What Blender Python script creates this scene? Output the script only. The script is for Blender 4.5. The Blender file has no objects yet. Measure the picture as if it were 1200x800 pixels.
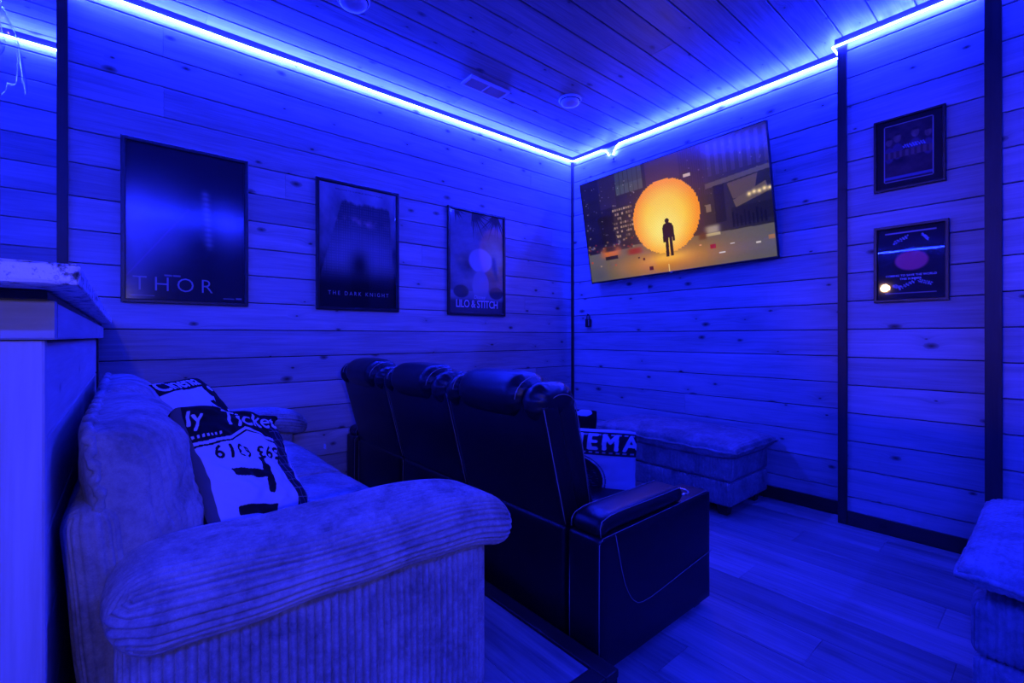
import bpy, bmesh, math, random
import numpy as np
from mathutils import Matrix, Vector, Euler

random.seed(7)
rng = np.random.default_rng(7)
scene = bpy.context.scene
COL = scene.collection

# ------------------------------------------------------------------ camera, world, exposure
cam_d = bpy.data.cameras.new('camera')
cam = bpy.data.objects.new('camera', cam_d)
COL.objects.link(cam)
CAM = Vector((3.2725, -3.56625, 1.154375))
YAW, ROLL = 0.8723, -0.0012
cam.matrix_world = (Matrix.Translation(CAM) @ Matrix.Rotation(YAW, 4, 'Z')
                    @ Matrix.Rotation(math.pi / 2, 4, 'X') @ Matrix.Rotation(ROLL, 4, 'Z'))
cam_d.sensor_width = 36.0
cam_d.lens = 543.26 / 1200 * 36.0
cam_d.shift_y = -5.275 / 1200
cam_d.clip_start = 0.05
scene.camera = cam

world = bpy.data.worlds.new('world')
scene.world = world
world.use_nodes = True
world.node_tree.nodes['Background'].inputs[0].default_value = (0.0, 0.0, 0.0, 1)
world.node_tree.nodes['Background'].inputs[1].default_value = 0.0

scene.view_settings.view_transform = 'Standard'
scene.view_settings.look = 'None'
scene.view_settings.gamma = 1.0
scene.view_settings.use_curve_mapping = False
scene.view_settings.exposure = 0.0

LED_COLOR = (0.0068, 0.015, 1.0)
LED_POWER = 1000.0
WARM_POWER = 130.0

# a warm lamp far behind the camera, at the other end of the long room
wl = bpy.data.lights.new('warm_room_lamp', 'SPOT')
wl.spot_size = math.radians(15)
wl.spot_blend = 1.0
wl.color = (1.0, 0.55, 0.22)
wl.energy = WARM_POWER
wl.shadow_soft_size = 0.07
wlo = bpy.data.objects.new('warm_room_lamp', wl)
COL.objects.link(wlo)
wlo.location = (0.9, -8.8, 2.15)
wlo.rotation_euler = (Vector((2.85, -0.15, 1.55)) - Vector((0.9, -8.8, 2.15))).to_track_quat('-Z', 'Y').to_euler()


# unseen lamp added at the right wall in place of light from a doorway
ADDED_LAMP = (4.95, -3.75, 1.62)
sl = bpy.data.lights.new('added_lamp_spot', 'SPOT')
sl.color = (1.0, 0.80, 0.68)
sl.energy = 20.0
sl.shadow_soft_size = 0.03
sl.spot_size = math.radians(50)
sl.spot_blend = 0.9
slo = bpy.data.objects.new('added_lamp_spot', sl)
COL.objects.link(slo)
slo.location = ADDED_LAMP
slo.rotation_euler = (Vector((0.0, -2.9, 0.75)) - Vector(ADDED_LAMP)).to_track_quat('-Z', 'Y').to_euler()


# ------------------------------------------------------------------ helpers: properties, objects
def tag(o, label=None, cat=None, group=None, kind=None):
    if label:
        o['label'] = label
    if cat:
        o['category'] = cat
    if group:
        o['group'] = group
    if kind:
        o['kind'] = kind
    return o


def origin_of(o):
    v = Vector((0, 0, 0))
    while o is not None:
        v = v + o.location
        o = o.parent
    return v


def empty(name, loc, label, cat, group=None, rot=None):
    o = bpy.data.objects.new(name, None)
    COL.objects.link(o)
    o.location = loc
    if rot is not None:
        o.rotation_euler = rot
    o.empty_display_size = 0.1
    return tag(o, label, cat, group)


def make_mesh(name, V, Fc, smooth=True, weld=None, colors=None):
    me = bpy.data.meshes.new(name)
    V = np.asarray(V, dtype=float)
    me.from_pydata(V.tolist(), [], [list(map(int, f)) for f in Fc])
    if colors is not None:
        at = me.color_attributes.new('print', 'FLOAT_COLOR', 'POINT')
        c = np.ones((len(V), 4), dtype=np.float32)
        c[:, :3] = colors
        at.data.foreach_set('color', c.ravel())
    if weld:
        bm = bmesh.new()
        bm.from_mesh(me)
        bmesh.ops.remove_doubles(bm, verts=bm.verts, dist=weld)
        bmesh.ops.recalc_face_normals(bm, faces=bm.faces)
        bm.to_mesh(me)
        bm.free()
    if smooth:
        me.polygons.foreach_set('use_smooth', [True] * len(me.polygons))
    me.update()
    return me


def obj(name, me, mat, parent=None, loc=(0, 0, 0), label=None, cat=None, group=None, kind=None):
    o = bpy.data.objects.new(name, me)
    COL.objects.link(o)
    if mat is not None and not me.materials:
        me.materials.append(mat)
    if parent is not None:
        o.parent = parent
    o.location = loc
    return tag(o, label, cat, group, kind)


class MB:
    """collects simple pieces of ONE part in world coordinates"""
    def __init__(self):
        self.v, self.f = [], []

    def add(self, V, Fc):
        n = len(self.v)
        self.v += [tuple(map(float, p)) for p in V]
        self.f += [tuple(int(i) + n for i in f) for f in Fc]
        return self

    def box(self, a, b, c=0.0):
        """box between corners a, b with chamfer c"""
        x0, y0, z0 = [min(p, q) for p, q in zip(a, b)]
        x1, y1, z1 = [max(p, q) for p, q in zip(a, b)]
        bm = bmesh.new()
        bmesh.ops.create_cube(bm, size=1.0)
        for v in bm.verts:
            v.co = Vector(((x0 + x1) / 2 + v.co.x * (x1 - x0), (y0 + y1) / 2 + v.co.y * (y1 - y0),
                           (z0 + z1) / 2 + v.co.z * (z1 - z0)))
        if c > 0:
            bmesh.ops.bevel(bm, geom=bm.edges[:], offset=c, segments=2, affect='EDGES', profile=0.5)
        bm.verts.index_update()
        V = [v.co[:] for v in bm.verts]
        Fc = [[v.index for v in f.verts] for f in bm.faces]
        bm.free()
        return self.add(V, Fc)

    def tube(self, pts, r, n=8, closed=False, caps=True):
        P = [Vector(p) for p in pts]
        m = len(P)
        V, Fc = [], []
        prev = None
        for i, p in enumerate(P):
            if closed:
                t = P[(i + 1) % m] - P[i - 1]
            else:
                t = P[min(i + 1, m - 1)] - P[max(i - 1, 0)]
            t.normalize()
            if prev is None:
                a = Vector((0, 0, 1)) if abs(t.z) < 0.9 else Vector((1, 0, 0))
                u = t.cross(a).normalized()
            else:
                u = (prev - t * prev.dot(t)).normalized()
            prev = u
            w = t.cross(u)
            rr = r[i] if hasattr(r, '__len__') else r
            for k in range(n):
                an = 2 * math.pi * k / n
                V.append(p + u * (rr * math.cos(an)) + w * (rr * math.sin(an)))
        for i in range(m if closed else m - 1):
            j = (i + 1) % m
            for k in range(n):
                l = (k + 1) % n
                Fc.append((i * n + k, i * n + l, j * n + l, j * n + k))
        if caps and not closed:
            Fc.append(tuple(range(n))[::-1])
            Fc.append(tuple((m - 1) * n + k for k in range(n)))
        return self.add(V, Fc)

    def lathe(self, prof, c, n=32, axis='z'):
        V, Fc = [], []
        for (r, h) in prof:
            for k in range(n):
                an = 2 * math.pi * k / n
                a, b = r * math.cos(an), r * math.sin(an)
                if axis == 'z':
                    V.append((c[0] + a, c[1] + b, c[2] + h))
                elif axis == 'y':
                    V.append((c[0] + a, c[1] + h, c[2] + b))
                else:
                    V.append((c[0] + h, c[1] + a, c[2] + b))
        for i in range(len(prof) - 1):
            for k in range(n):
                l = (k + 1) % n
                Fc.append((i * n + k, i * n + l, (i + 1) * n + l, (i + 1) * n + k))
        return self.add(V, Fc)

    def build(self, name, mat, parent=None, smooth=False, weld=None, **kw):
        o0 = origin_of(parent) if parent is not None else Vector((0, 0, 0))
        V = np.asarray(self.v, dtype=float) - np.array(o0)
        loc = Vector((0, 0, 0))
        if parent is None:
            lo, hi = V.min(0), V.max(0)
            loc = Vector(((lo[0] + hi[0]) / 2, (lo[1] + hi[1]) / 2, lo[2]))
            V = V - np.array(loc)
        me = make_mesh(name, V, self.f, smooth=smooth, weld=weld)
        return obj(name, me, mat, parent, loc, **kw)


def shade_auto(o, ang=35):
    me = o.data
    me.polygons.foreach_set('use_smooth', [True] * len(me.polygons))
    try:
        me.set_sharp_from_angle(angle=math.radians(ang))
    except Exception:
        pass
    return o


def ribs(c, lam, amp):
    return amp * (np.abs(np.sin(np.pi * c / lam)) ** 0.5 - 0.75)


def rbox(w, d, h, r, step=0.02, rib=None, rib_lam=0.016, rib_amp=0.0025, puff=(0, 0, 0), fine=None, rough=0.0, seed=1):
    """rounded box centred at the origin. rib: 'x' ribs run along x ... via function of (P,N)->coordinate"""
    H = np.array([w, d, h]) / 2.0
    VV, FF = [], []
    n0 = 0
    st = [step, step, step]
    if fine is not None:
        st = list(fine)
    for ax in range(3):
        i, j = [(1, 2), (2, 0), (0, 1)][ax]
        ni = max(4, int(math.ceil(2 * H[i] / st[i])))
        nj = max(4, int(math.ceil(2 * H[j] / st[j])))
        def axis_pts(hh, n):
            s = np.linspace(-hh, hh, n + 1)
            extra = np.concatenate([-hh + r * (1 - np.cos(np.linspace(0, math.pi / 2, 6)))[1:-1] * 1.0,
                                    hh - r * (1 - np.cos(np.linspace(0, math.pi / 2, 6)))[1:-1] * 1.0])
            s = np.unique(np.round(np.concatenate([s, extra]), 5))
            return s
        si, sj = axis_pts(H[i], ni), axis_pts(H[j], nj)
        A, B = np.meshgrid(si, sj, indexing='ij')
        for sg in (-1, 1):
            P = np.zeros(A.shape + (3,))
            P[..., i], P[..., j], P[..., ax] = A, B, sg * H[ax]
            a, b = P.shape[:2]
            VV.append(P.reshape(-1, 3))
            idx = np.arange(a * b).reshape(a, b) + n0
            q = np.stack([idx[:-1, :-1], idx[1:, :-1], idx[1:, 1:], idx[:-1, 1:]], -1).reshape(-1, 4)
            if sg < 0:
                q = q[:, ::-1]
            FF.append(q)
            n0 += a * b
    P = np.concatenate(VV)
    inner = np.clip(P, -(H - r), (H - r))
    D = P - inner
    L = np.linalg.norm(D, axis=1, keepdims=True)
    N = D / np.maximum(L, 1e-9)
    Q = inner + N * r
    U = Q / H
    if any(puff):
        for k in range(3):
            if puff[k]:
                o1, o2 = [q for q in range(3) if q != k]
                bul = (1 - np.clip(np.abs(U[:, o1]), 0, 1) ** 2.2) * (1 - np.clip(np.abs(U[:, o2]), 0, 1) ** 2.2)
                Q[:, k] += np.sign(U[:, k]) * np.abs(U[:, k]) ** 1.5 * bul * puff[k]
    if rough:
        rg = np.random.default_rng(seed)
        off = np.zeros(len(Q))
        for k in range(7):
            kv = rg.normal(size=3) * (3 + 3 * k)
            off += np.sin(Q @ kv + rg.uniform(0, 6.28)) / (1 + k)
        Q = Q + N * (off * rough)[:, None]
    if rib is not None:
        c = rib(P, N)
        Q = Q + N * ribs(c, rib_lam, rib_amp)[:, None]
    return Q, np.concatenate(FF)


def rib_vertical(P, N):
    return np.where(np.abs(N[:, 0]) > np.abs(N[:, 1]), P[:, 1], P[:, 0])


def rib_along_y(half):
    def f(P, N):
        top = np.abs(N[:, 2]) >= np.abs(N[:, 0])
        return np.where(top, P[:, 0], np.sign(P[:, 0]) * half + np.sign(P[:, 0]) * (P[:, 2].max() - P[:, 2]))
    return f


def place(name, VF, mat, parent, center, fn=None, smooth=True, **kw):
    V, Fc = VF
    V = V.copy()
    if fn is not None:
        V = fn(V)
    V = V + np.array(center)
    o0 = np.array(origin_of(parent)) if parent is not None else np.zeros(3)
    loc = Vector((0, 0, 0))
    V = V - o0
    if parent is None:
        lo, hi = V.min(0), V.max(0)
        loc = Vector(((lo[0] + hi[0]) / 2, (lo[1] + hi[1]) / 2, lo[2]))
        V = V - np.array(loc)
    me = make_mesh(name, V, Fc, smooth=smooth, weld=0.0004)
    return obj(name, me, mat, parent, loc, **kw)


def pillow_point(a, b, W, H, T, pinch=0.05, e=0.42, round_=0.07):
    cr = 1 - round_ * (a * a * b * b) ** 2
    x = W / 2 * a * (1 - pinch * (1 - b * b)) * cr
    y = H / 2 * b * (1 - pinch * (1 - a * a)) * cr
    z = T / 2 * (np.clip(1 - np.abs(a) ** 3, 0, 1) * np.clip(1 - np.abs(b) ** 3, 0, 1)) ** e
    return x, y, z


def pillow(W, H, T, n=60, m=60, pinch=0.05, e=0.42, wr=0.0, seed=3, rib_axis=None, lam=0.016, amp=0.0025, paint=None, sag=None, back=1.0, round_=0.07):
    """two stitched sheets; local x right, y up, z front. returns V, F, colours"""
    s = np.sin(np.linspace(-math.pi / 2, math.pi / 2, n + 1)) * 0.5 + np.linspace(-1, 1, n + 1) * 0.5
    t = np.sin(np.linspace(-math.pi / 2, math.pi / 2, m + 1)) * 0.5 + np.linspace(-1, 1, m + 1) * 0.5
    A, B = np.meshgrid(s, t, indexing='ij')
    rg = np.random.default_rng(seed)
    VV, FF, CC = [], [], []
    n0 = 0
    for sg in (1, -1):
        x, y, z = pillow_point(A, B, W, H, T, pinch, e, round_)
        if wr:
            w = np.zeros_like(z)
            for k in range(8):
                kx, ky = rg.normal(size=2) * (4 + 2.5 * k)
                w += np.sin(A * kx + B * ky + rg.uniform(0, 6.28)) / (1 + 0.7 * k)
            z = z + w * wr * np.clip(z / (T / 2), 0, 1)
        if rib_axis is not None:
            c = x if rib_axis == 0 else y
            z = z + ribs(c, lam, amp) * np.clip(z / (T * 0.12), 0, 1)
        P = np.stack([x, y, sg * z * (1.0 if sg > 0 else back)], -1)
        if sag is not None:
            P = sag(A, B, P)
        VV.append(P.reshape(-1, 3))
        idx = np.arange(A.size).reshape(A.shape) + n0
        q = np.stack([idx[:-1, :-1], idx[1:, :-1], idx[1:, 1:], idx[:-1, 1:]], -1).reshape(-1, 4)
        FF.append(q if sg > 0 else q[:, ::-1])
        if paint is not None:
            CC.append(paint(A, B, sg).reshape(-1, 3))
        n0 += A.size
    return np.concatenate(VV), np.concatenate(FF), (np.concatenate(CC) if CC else None)


_text_cache = {}


def text_mesh(body, size=1.0, spacing=1.0, shear=0.0, bold=0.0, align='CENTER'):
    """vertices (x, y) and faces of a line of lettering, cap height about 0.7*size"""
    cu = bpy.data.curves.new('lettering', 'FONT')
    cu.body = body
    cu.size = size
    cu.space_character = spacing
    cu.shear = shear
    cu.offset = bold
    cu.align_x = align
    cu.align_y = 'CENTER'
    cu.resolution_u = 3
    o = bpy.data.objects.new('lettering', cu)
    me = bpy.data.meshes.new_from_object(o)
    bm = bmesh.new()
    bm.from_mesh(me)
    bmesh.ops.triangulate(bm, faces=bm.faces[:])
    bm.to_mesh(me)
    bm.free()
    V = np.array([v.co[:] for v in me.vertices])
    Fc = [tuple(p.vertices) for p in me.polygons]
    bpy.data.objects.remove(o)
    bpy.data.curves.remove(cu)
    bpy.data.meshes.remove(me)
    return V[:, :2], Fc


# ------------------------------------------------------------------ helpers: node materials
class NT:
    def __init__(self, name):
        self.m = bpy.data.materials.new(name)
        self.m.use_nodes = True
        self.t = self.m.node_tree
        self.t.nodes.clear()
        self.out = self.n('ShaderNodeOutputMaterial')

    def n(self, typ, ins=None, **kw):
        nd = self.t.nodes.new(typ)
        for k, v in kw.items():
            setattr(nd, k, v)
        for k, v in (ins or {}).items():
            self.set(nd, k, v)
        return nd

    def set(self, nd, k, v):
        s = nd.inputs[k]
        if isinstance(v, bpy.types.NodeSocket):
            self.t.links.new(v, s)
        elif isinstance(v, bpy.types.Node):
            self.t.links.new(v.outputs[0], s)
        else:
            s.default_value = v

    def math(self, op, a, b=0.0, c=None, clamp=False):
        nd = self.n('ShaderNodeMath', operation=op, use_clamp=clamp)
        self.set(nd, 0, a)
        self.set(nd, 1, b)
        if c is not None:
            self.set(nd, 2, c)
        return nd.outputs[0]

    def ramp(self, fac, stops):
        nd = self.n('ShaderNodeValToRGB')
        el = nd.color_ramp.elements
        while len(el) < len(stops):
            el.new(0.5)
        for e, (p, c) in zip(el, stops):
            e.position = p
            e.color = tuple(c) + (1,) if len(c) == 3 else c
        self.set(nd, 0, fac)
        return nd.outputs[0]

    def mix(self, fac, a, b, blend='MIX'):
        nd = self.n('ShaderNodeMix', data_type='RGBA', blend_type=blend)
        self.set(nd, 0, fac)
        for k, v in ((6, a), (7, b)):
            if isinstance(v, tuple) and len(v) == 3:
                v = v + (1,)
            self.set(nd, k, v)
        return nd.outputs[2]

    def principled(self, **ins):
        p = self.n('ShaderNodeBsdfPrincipled')
        for k, v in ins.items():
            k = k.replace('_', ' ')
            if isinstance(v, tuple) and len(v) == 3 and k in ('Base Color', 'Emission Color', 'Sheen Tint', 'Specular Tint'):
                v = v + (1,)
            self.set(p, k, v)
        self.t.links.new(p.outputs[0], self.out.inputs[0])
        return p


def mat_plain(name, col, rough=0.5, spec=0.5, metal=0.0, noise=0.0, bump=0.0, scale=40.0):
    T = NT(name)
    base = col + (1,)
    kw = {}
    if noise or bump:
        tc = T.n('ShaderNodeTexCoord')
        nz = T.n('ShaderNodeTexNoise', {'Vector': tc.outputs['Object'], 'Scale': scale, 'Detail': 4.0})
        if noise:
            base = T.mix(nz.outputs[0], tuple(c * (1 - noise) for c in col), tuple(min(1, c * (1 + noise)) for c in col))
        if bump:
            bp = T.n('ShaderNodeBump', {'Strength': bump, 'Distance': 0.002, 'Height': nz.outputs[0]})
            kw['Normal'] = bp.outputs[0]
    T.principled(Base_Color=base, Roughness=rough, Specular_IOR_Level=spec, Metallic=metal, **kw)
    return T.m


def mat_wood(name, light, dark, knot=(0.06, 0.035, 0.02), knots=1.0, rough=0.5, spec=0.4, vary=0.16, grain=1.0, bump=0.25,
             gx=1.6, gz=26.0):
    """boards: local x is the grain direction"""
    T = NT(name)
    tc = T.n('ShaderNodeTexCoord')
    oi = T.n('ShaderNodeObjectInfo')
    rnd = T.math('MULTIPLY', oi.outputs['Random'], 91.0)
    comb = T.n('ShaderNodeCombineXYZ', {0: rnd, 1: rnd, 2: rnd})
    add = T.n('ShaderNodeVectorMath', {0: tc.outputs['Object'], 1: comb.outputs[0]}, operation='ADD')
    # knots
    sxyz = T.n('ShaderNodeSeparateXYZ', {0: add.outputs[0]})
    mk = T.n('ShaderNodeCombineXYZ', {0: T.math('MULTIPLY', sxyz.outputs[0], 3.4), 1: T.math('MULTIPLY', sxyz.outputs[2], 6.4), 2: 0.0})
    vo = T.n('ShaderNodeTexVoronoi', {'Vector': mk.outputs[0], 'Scale': 1.0, 'Randomness': 0.95}, feature='F1', voronoi_dimensions='2D')
    sep = T.n('ShaderNodeSeparateColor', {0: vo.outputs['Color']})
    keep = T.math('GREATER_THAN', sep.outputs[0], 0.45)
    size = T.math('MULTIPLY_ADD', T.math('POWER', sep.outputs[1], 2.0), 0.11, 0.03)
    nzk = T.n('ShaderNodeTexNoise', {'Vector': add.outputs[0], 'Scale': 38.0, 'Detail': 2.0})
    dist = T.math('ADD', vo.outputs['Distance'], T.math('MULTIPLY', T.math('SUBTRACT', nzk.outputs[0], 0.5), 0.05))
    kn = T.math('SUBTRACT', 1.0, T.math('DIVIDE', dist, size), clamp=True)
    kn = T.math('MULTIPLY', T.math('MULTIPLY', T.math('POWER', kn, 0.6), keep), knots, clamp=True)
    halo = T.math('SUBTRACT', 1.0, T.math('DIVIDE', vo.outputs['Distance'], 0.34), clamp=True)
    halo = T.math('MULTIPLY', T.math('MULTIPLY', T.math('POWER', halo, 2.0), keep), knots)
    # grain, bent round the knots
    warp = T.n('ShaderNodeCombineXYZ', {0: 0.0, 1: 0.0, 2: T.math('MULTIPLY', halo, 0.03)})
    gv = T.n('ShaderNodeVectorMath', {0: add.outputs[0], 1: warp.outputs[0]}, operation='ADD')
    m1 = T.n('ShaderNodeMapping', {'Vector': gv.outputs[0], 'Scale': (gx, gz, gz)})
    n1 = T.n('ShaderNodeTexNoise', {'Vector': m1.outputs[0], 'Scale': 1.0, 'Detail': 6.0, 'Roughness': 0.62, 'Distortion': 0.6})
    m2 = T.n('ShaderNodeMapping', {'Vector': gv.outputs[0], 'Scale': (gx * 3.5, gz * 5, gz * 5)})
    n2 = T.n('ShaderNodeTexNoise', {'Vector': m2.outputs[0], 'Scale': 1.0, 'Detail': 3.0})
    m3 = T.n('ShaderNodeMapping', {'Vector': add.outputs[0], 'Scale': (1.1, 4.0, 4.0)})
    n3 = T.n('ShaderNodeTexNoise', {'Vector': m3.outputs[0], 'Scale': 1.0, 'Detail': 2.0})
    g = T.math('ADD', T.math('MULTIPLY', n1.outputs[0], 0.6), T.math('MULTIPLY', n2.outputs[0], 0.25))
    g = T.math('ADD', g, T.math('MULTIPLY', n3.outputs[0], 0.35))
    fac = T.n('ShaderNodeMapRange', {'Value': g, 'From Min': 0.42, 'From Max': 0.78, 'To Min': 0.5 - 0.5 * grain, 'To Max': 0.5 + 0.5 * grain})
    c = T.mix(fac.outputs[0], dark, light)
    val = T.math('MULTIPLY_ADD', oi.outputs['Random'], 2 * vary, 1 - vary)
    hsv = T.n('ShaderNodeHueSaturation', {'Value': val, 'Color': c})
    c2 = T.mix(T.math('MULTIPLY', halo, 0.35), hsv.outputs[0], tuple(0.4 * x for x in dark))
    c3 = T.mix(kn, c2, knot)
    bp = T.n('ShaderNodeBump', {'Strength': bump, 'Distance': 0.0015, 'Height': n1.outputs[0]})
    rr = T.n('ShaderNodeMapRange', {'Value': n1.outputs[0], 'From Min': 0.3, 'From Max': 0.7, 'To Min': rough - 0.08, 'To Max': rough + 0.1})
    T.principled(Base_Color=c3, Roughness=rr.outputs[0], Specular_IOR_Level=spec, Normal=bp.outputs[0])
    return T.m


def mat_cord(name, hi, lo, bump=0.3):
    """crushed plush corduroy: mottled nap"""
    T = NT(name)
    tc = T.n('ShaderNodeTexCoord')
    n1 = T.n('ShaderNodeTexNoise', {'Vector': tc.outputs['Object'], 'Scale': 7.0, 'Detail': 7.0, 'Roughness': 0.68, 'Distortion': 0.5})
    n2 = T.n('ShaderNodeTexNoise', {'Vector': tc.outputs['Object'], 'Scale': 420.0, 'Detail': 2.0})
    n3 = T.n('ShaderNodeTexNoise', {'Vector': tc.outputs['Object'], 'Scale': 60.0, 'Detail': 4.0, 'Roughness': 0.7})
    f = T.math('ADD', T.math('MULTIPLY', n1.outputs[0], 0.7), T.math('MULTIPLY', n3.outputs[0], 0.3))
    mr = T.n('ShaderNodeMapRange', {'Value': f, 'From Min': 0.36, 'From Max': 0.6})
    c = T.mix(mr.outputs[0], lo, hi)
    c = T.mix(T.math('MULTIPLY', n2.outputs[0], 0.35), c, tuple(0.55 * x for x in lo))
    h = T.math('ADD', n2.outputs[0], n3.outputs[0])
    bp = T.n('ShaderNodeBump', {'Strength': bump, 'Distance': 0.0015, 'Height': h})
    T.principled(Base_Color=c, Roughness=0.95, Specular_IOR_Level=0.1, Sheen_Weight=0.06, Sheen_Roughness=0.4, Normal=bp.outputs[0])
    return T.m


def mat_print(name, rough=0.6, spec=0.2, cloth=False, emit=0.0, coat=0.0):
    T = NT(name)
    at = T.n('ShaderNodeAttribute', attribute_name='print')
    if emit:
        p = T.principled(Base_Color=(0.004, 0.004, 0.004), Roughness=rough, Specular_IOR_Level=spec, Emission_Strength=emit)
        T.set(p, 'Emission Color', at.outputs['Color'])
        return T.m
    kw = {}
    if cloth:
        tc = T.n('ShaderNodeTexCoord')
        nz = T.n('ShaderNodeTexNoise', {'Vector': tc.outputs['Object'], 'Scale': 500.0, 'Detail': 2.0})
        bp = T.n('ShaderNodeBump', {'Strength': 0.2, 'Distance': 0.001, 'Height': nz.outputs[0]})
        kw['Normal'] = bp.outputs[0]
    p = T.principled(Roughness=rough, Specular_IOR_Level=spec, **kw)
    T.set(p, 'Base Color', at.outputs['Color'])
    return T.m


def mat_emit(name, col, strength):
    T = NT(name)
    e = T.n('ShaderNodeEmission', {'Color': col + (1,), 'Strength': strength})
    T.t.links.new(e.outputs[0], T.out.inputs[0])
    return T.m


def mat_pane(name, ior=1.5, rough=0.02):
    """thin flat glazing: clear, with a mirror share that follows the angle"""
    T = NT(name)
    lw = T.n('ShaderNodeLayerWeight', {'Blend': 0.5})
    f0 = ((ior - 1) / (ior + 1)) ** 2
    fac = T.math('ADD', f0, T.math('MULTIPLY', T.math('POWER', lw.outputs['Facing'], 4.0), 0.9), clamp=True)
    gl = T.n('ShaderNodeBsdfGlossy', {'Roughness': rough})
    tr = T.n('ShaderNodeBsdfTransparent')
    mx = T.n('ShaderNodeMixShader', {0: fac})
    T.t.links.new(tr.outputs[0], mx.inputs[1])
    T.t.links.new(gl.outputs[0], mx.inputs[2])
    T.t.links.new(mx.outputs[0], T.out.inputs[0])
    return T.m


def mat_granite(name):
    T = NT(name)
    tc = T.n('ShaderNodeTexCoord')
    n1 = T.n('ShaderNodeTexNoise', {'Vector': tc.outputs['Object'], 'Scale': 40.0, 'Detail': 6.0, 'Roughness': 0.75})
    n2 = T.n('ShaderNodeTexVoronoi', {'Vector': tc.outputs['Object'], 'Scale': 60.0})
    f = T.math('ADD', n1.outputs[0], T.math('MULTIPLY', n2.outputs['Distance'], 0.25))
    c = T.ramp(f, [(0.50, (0.03, 0.03, 0.035)), (0.56, (0.35, 0.34, 0.34)), (0.62, (0.85, 0.84, 0.83))])
    bp = T.n('ShaderNodeBump', {'Strength': 0.6, 'Distance': 0.004, 'Height': n1.outputs[0]})
    T.principled(Base_Color=c, Roughness=0.3, Specular_IOR_Level=0.6, Normal=bp.outputs[0])
    return T.m


M = {}
M['pine'] = mat_wood('whitewashed_pine', (0.55, 0.53, 0.50), (0.33, 0.31, 0.29), rough=0.5, spec=0.35, vary=0.18, grain=1.15)
M['pine_ceiling'] = mat_wood('whitewashed_pine_ceiling', (0.50, 0.47, 0.44), (0.24, 0.22, 0.2), rough=0.42, spec=0.45, vary=0.2, grain=1.15)
M['bar_pine'] = mat_wood('pale_bar_pine', (0.58, 0.56, 0.53), (0.38, 0.35, 0.32), knots=0.5, rough=0.55)
M['espresso'] = mat_wood('dark_stained_wood', (0.055, 0.034, 0.024), (0.022, 0.013, 0.009), knot=(0.006, 0.004, 0.003), rough=0.45, vary=0.1)
M['trim_dark'] = mat_wood('dark_crown_wood', (0.05, 0.034, 0.026), (0.03, 0.02, 0.015), knots=0.0, rough=0.6, vary=0.05)
M['vinyl'] = mat_wood('grey_brown_floor_plank', (0.48, 0.46, 0.42), (0.16, 0.15, 0.135), knots=0.2, rough=0.36, spec=0.5, vary=0.25, gx=1.0, gz=15.0, bump=0.1)
M['gap'] = mat_plain('dark_backing', (0.02, 0.014, 0.01), 0.9, 0.1, noise=0.3)
M['far_wall'] = mat_wood('far_pine', (0.42, 0.39, 0.36), (0.25, 0.22, 0.2), rough=0.55)
M['cord'] = mat_cord('pale_grey_corduroy', (0.50, 0.49, 0.48), (0.19, 0.185, 0.18))
M['cord_dark'] = mat_cord('grey_corduroy', (0.37, 0.36, 0.355), (0.14, 0.135, 0.13))
M['leather'] = mat_plain('black_leather', (0.009, 0.0085, 0.0085), 0.38, 0.36, noise=0.15, bump=0.12, scale=240.0)
M['stitch'] = mat_plain('pale_thread', (0.26, 0.25, 0.24), 0.7, 0.2, noise=0.1, scale=300)
M['chrome'] = mat_plain('chrome', (0.8, 0.8, 0.8), 0.18, 0.5, 1.0, noise=0.02)
M['black_frame'] = mat_plain('black_frame', (0.012, 0.011, 0.011), 0.38, 0.5, noise=0.2, scale=30)
M['brown_frame'] = mat_plain('dark_brown_frame', (0.03, 0.018, 0.012), 0.4, 0.5, noise=0.3, scale=60)
M['plastic_black'] = mat_plain('black_plastic', (0.01, 0.01, 0.011), 0.3, 0.5, noise=0.1)
M['plastic_white'] = mat_plain('white_plastic', (0.7, 0.7, 0.68), 0.4, 0.5, noise=0.04)
M['grille_dark'] = mat_plain('dark_duct', (0.02, 0.02, 0.022), 0.8, 0.2, noise=0.2)
M['led'] = mat_emit('blue_led', LED_COLOR, LED_POWER)
M['print'] = mat_print('printed_sheet')
M['cloth_print'] = mat_print('printed_cloth', 0.9, 0.1, cloth=True)
M['screen'] = mat_print('lit_screen', rough=0.12, spec=0.55, emit=1.0)
M['pane'] = mat_pane('frame_glass')
M['pane_soft'] = mat_pane('poster_acrylic', 1.5, 0.13)
M['pane_satin'] = mat_pane('poster_glazing', 1.45, 0.05)
M['ink_light'] = mat_plain('light_ink', (0.72, 0.72, 0.74), 0.6, 0.2, noise=0.04)
M['ink_mid'] = mat_plain('grey_ink', (0.4, 0.4, 0.42), 0.6, 0.2, noise=0.04)
M['ink_dark'] = mat_plain('dark_ink', (0.02, 0.02, 0.025), 0.7, 0.2, noise=0.1)
M['ink_cloth'] = mat_plain('woven_light_ink', (0.6, 0.6, 0.62), 0.9, 0.1, noise=0.1, scale=300)
M['granite'] = mat_granite('pale_granite')
g = NT('clear_glass')
g.principled(Base_Color=(0.95, 0.97, 1.0), Roughness=0.02, Transmission_Weight=1.0, IOR=1.45)
M['glass'] = mat_pane('pendant_glass', 1.75, 0.03)

# ------------------------------------------------------------------ the setting: planked shell
PITCH = 0.17125
ZC = 3.006
GROOVES = [(17 - n) * PITCH for n in range(17)]          # z of the groove lines, top one first
YP, YQ = -0.149, -0.331                                   # the two stepped-out panels of the screen wall
XP, XQ = 2.372, 3.035
YEND = -3.80                                              # end of the left wall
XREC = -0.81                                              # recessed wall behind the bar
_plank_cache = {}


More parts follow.
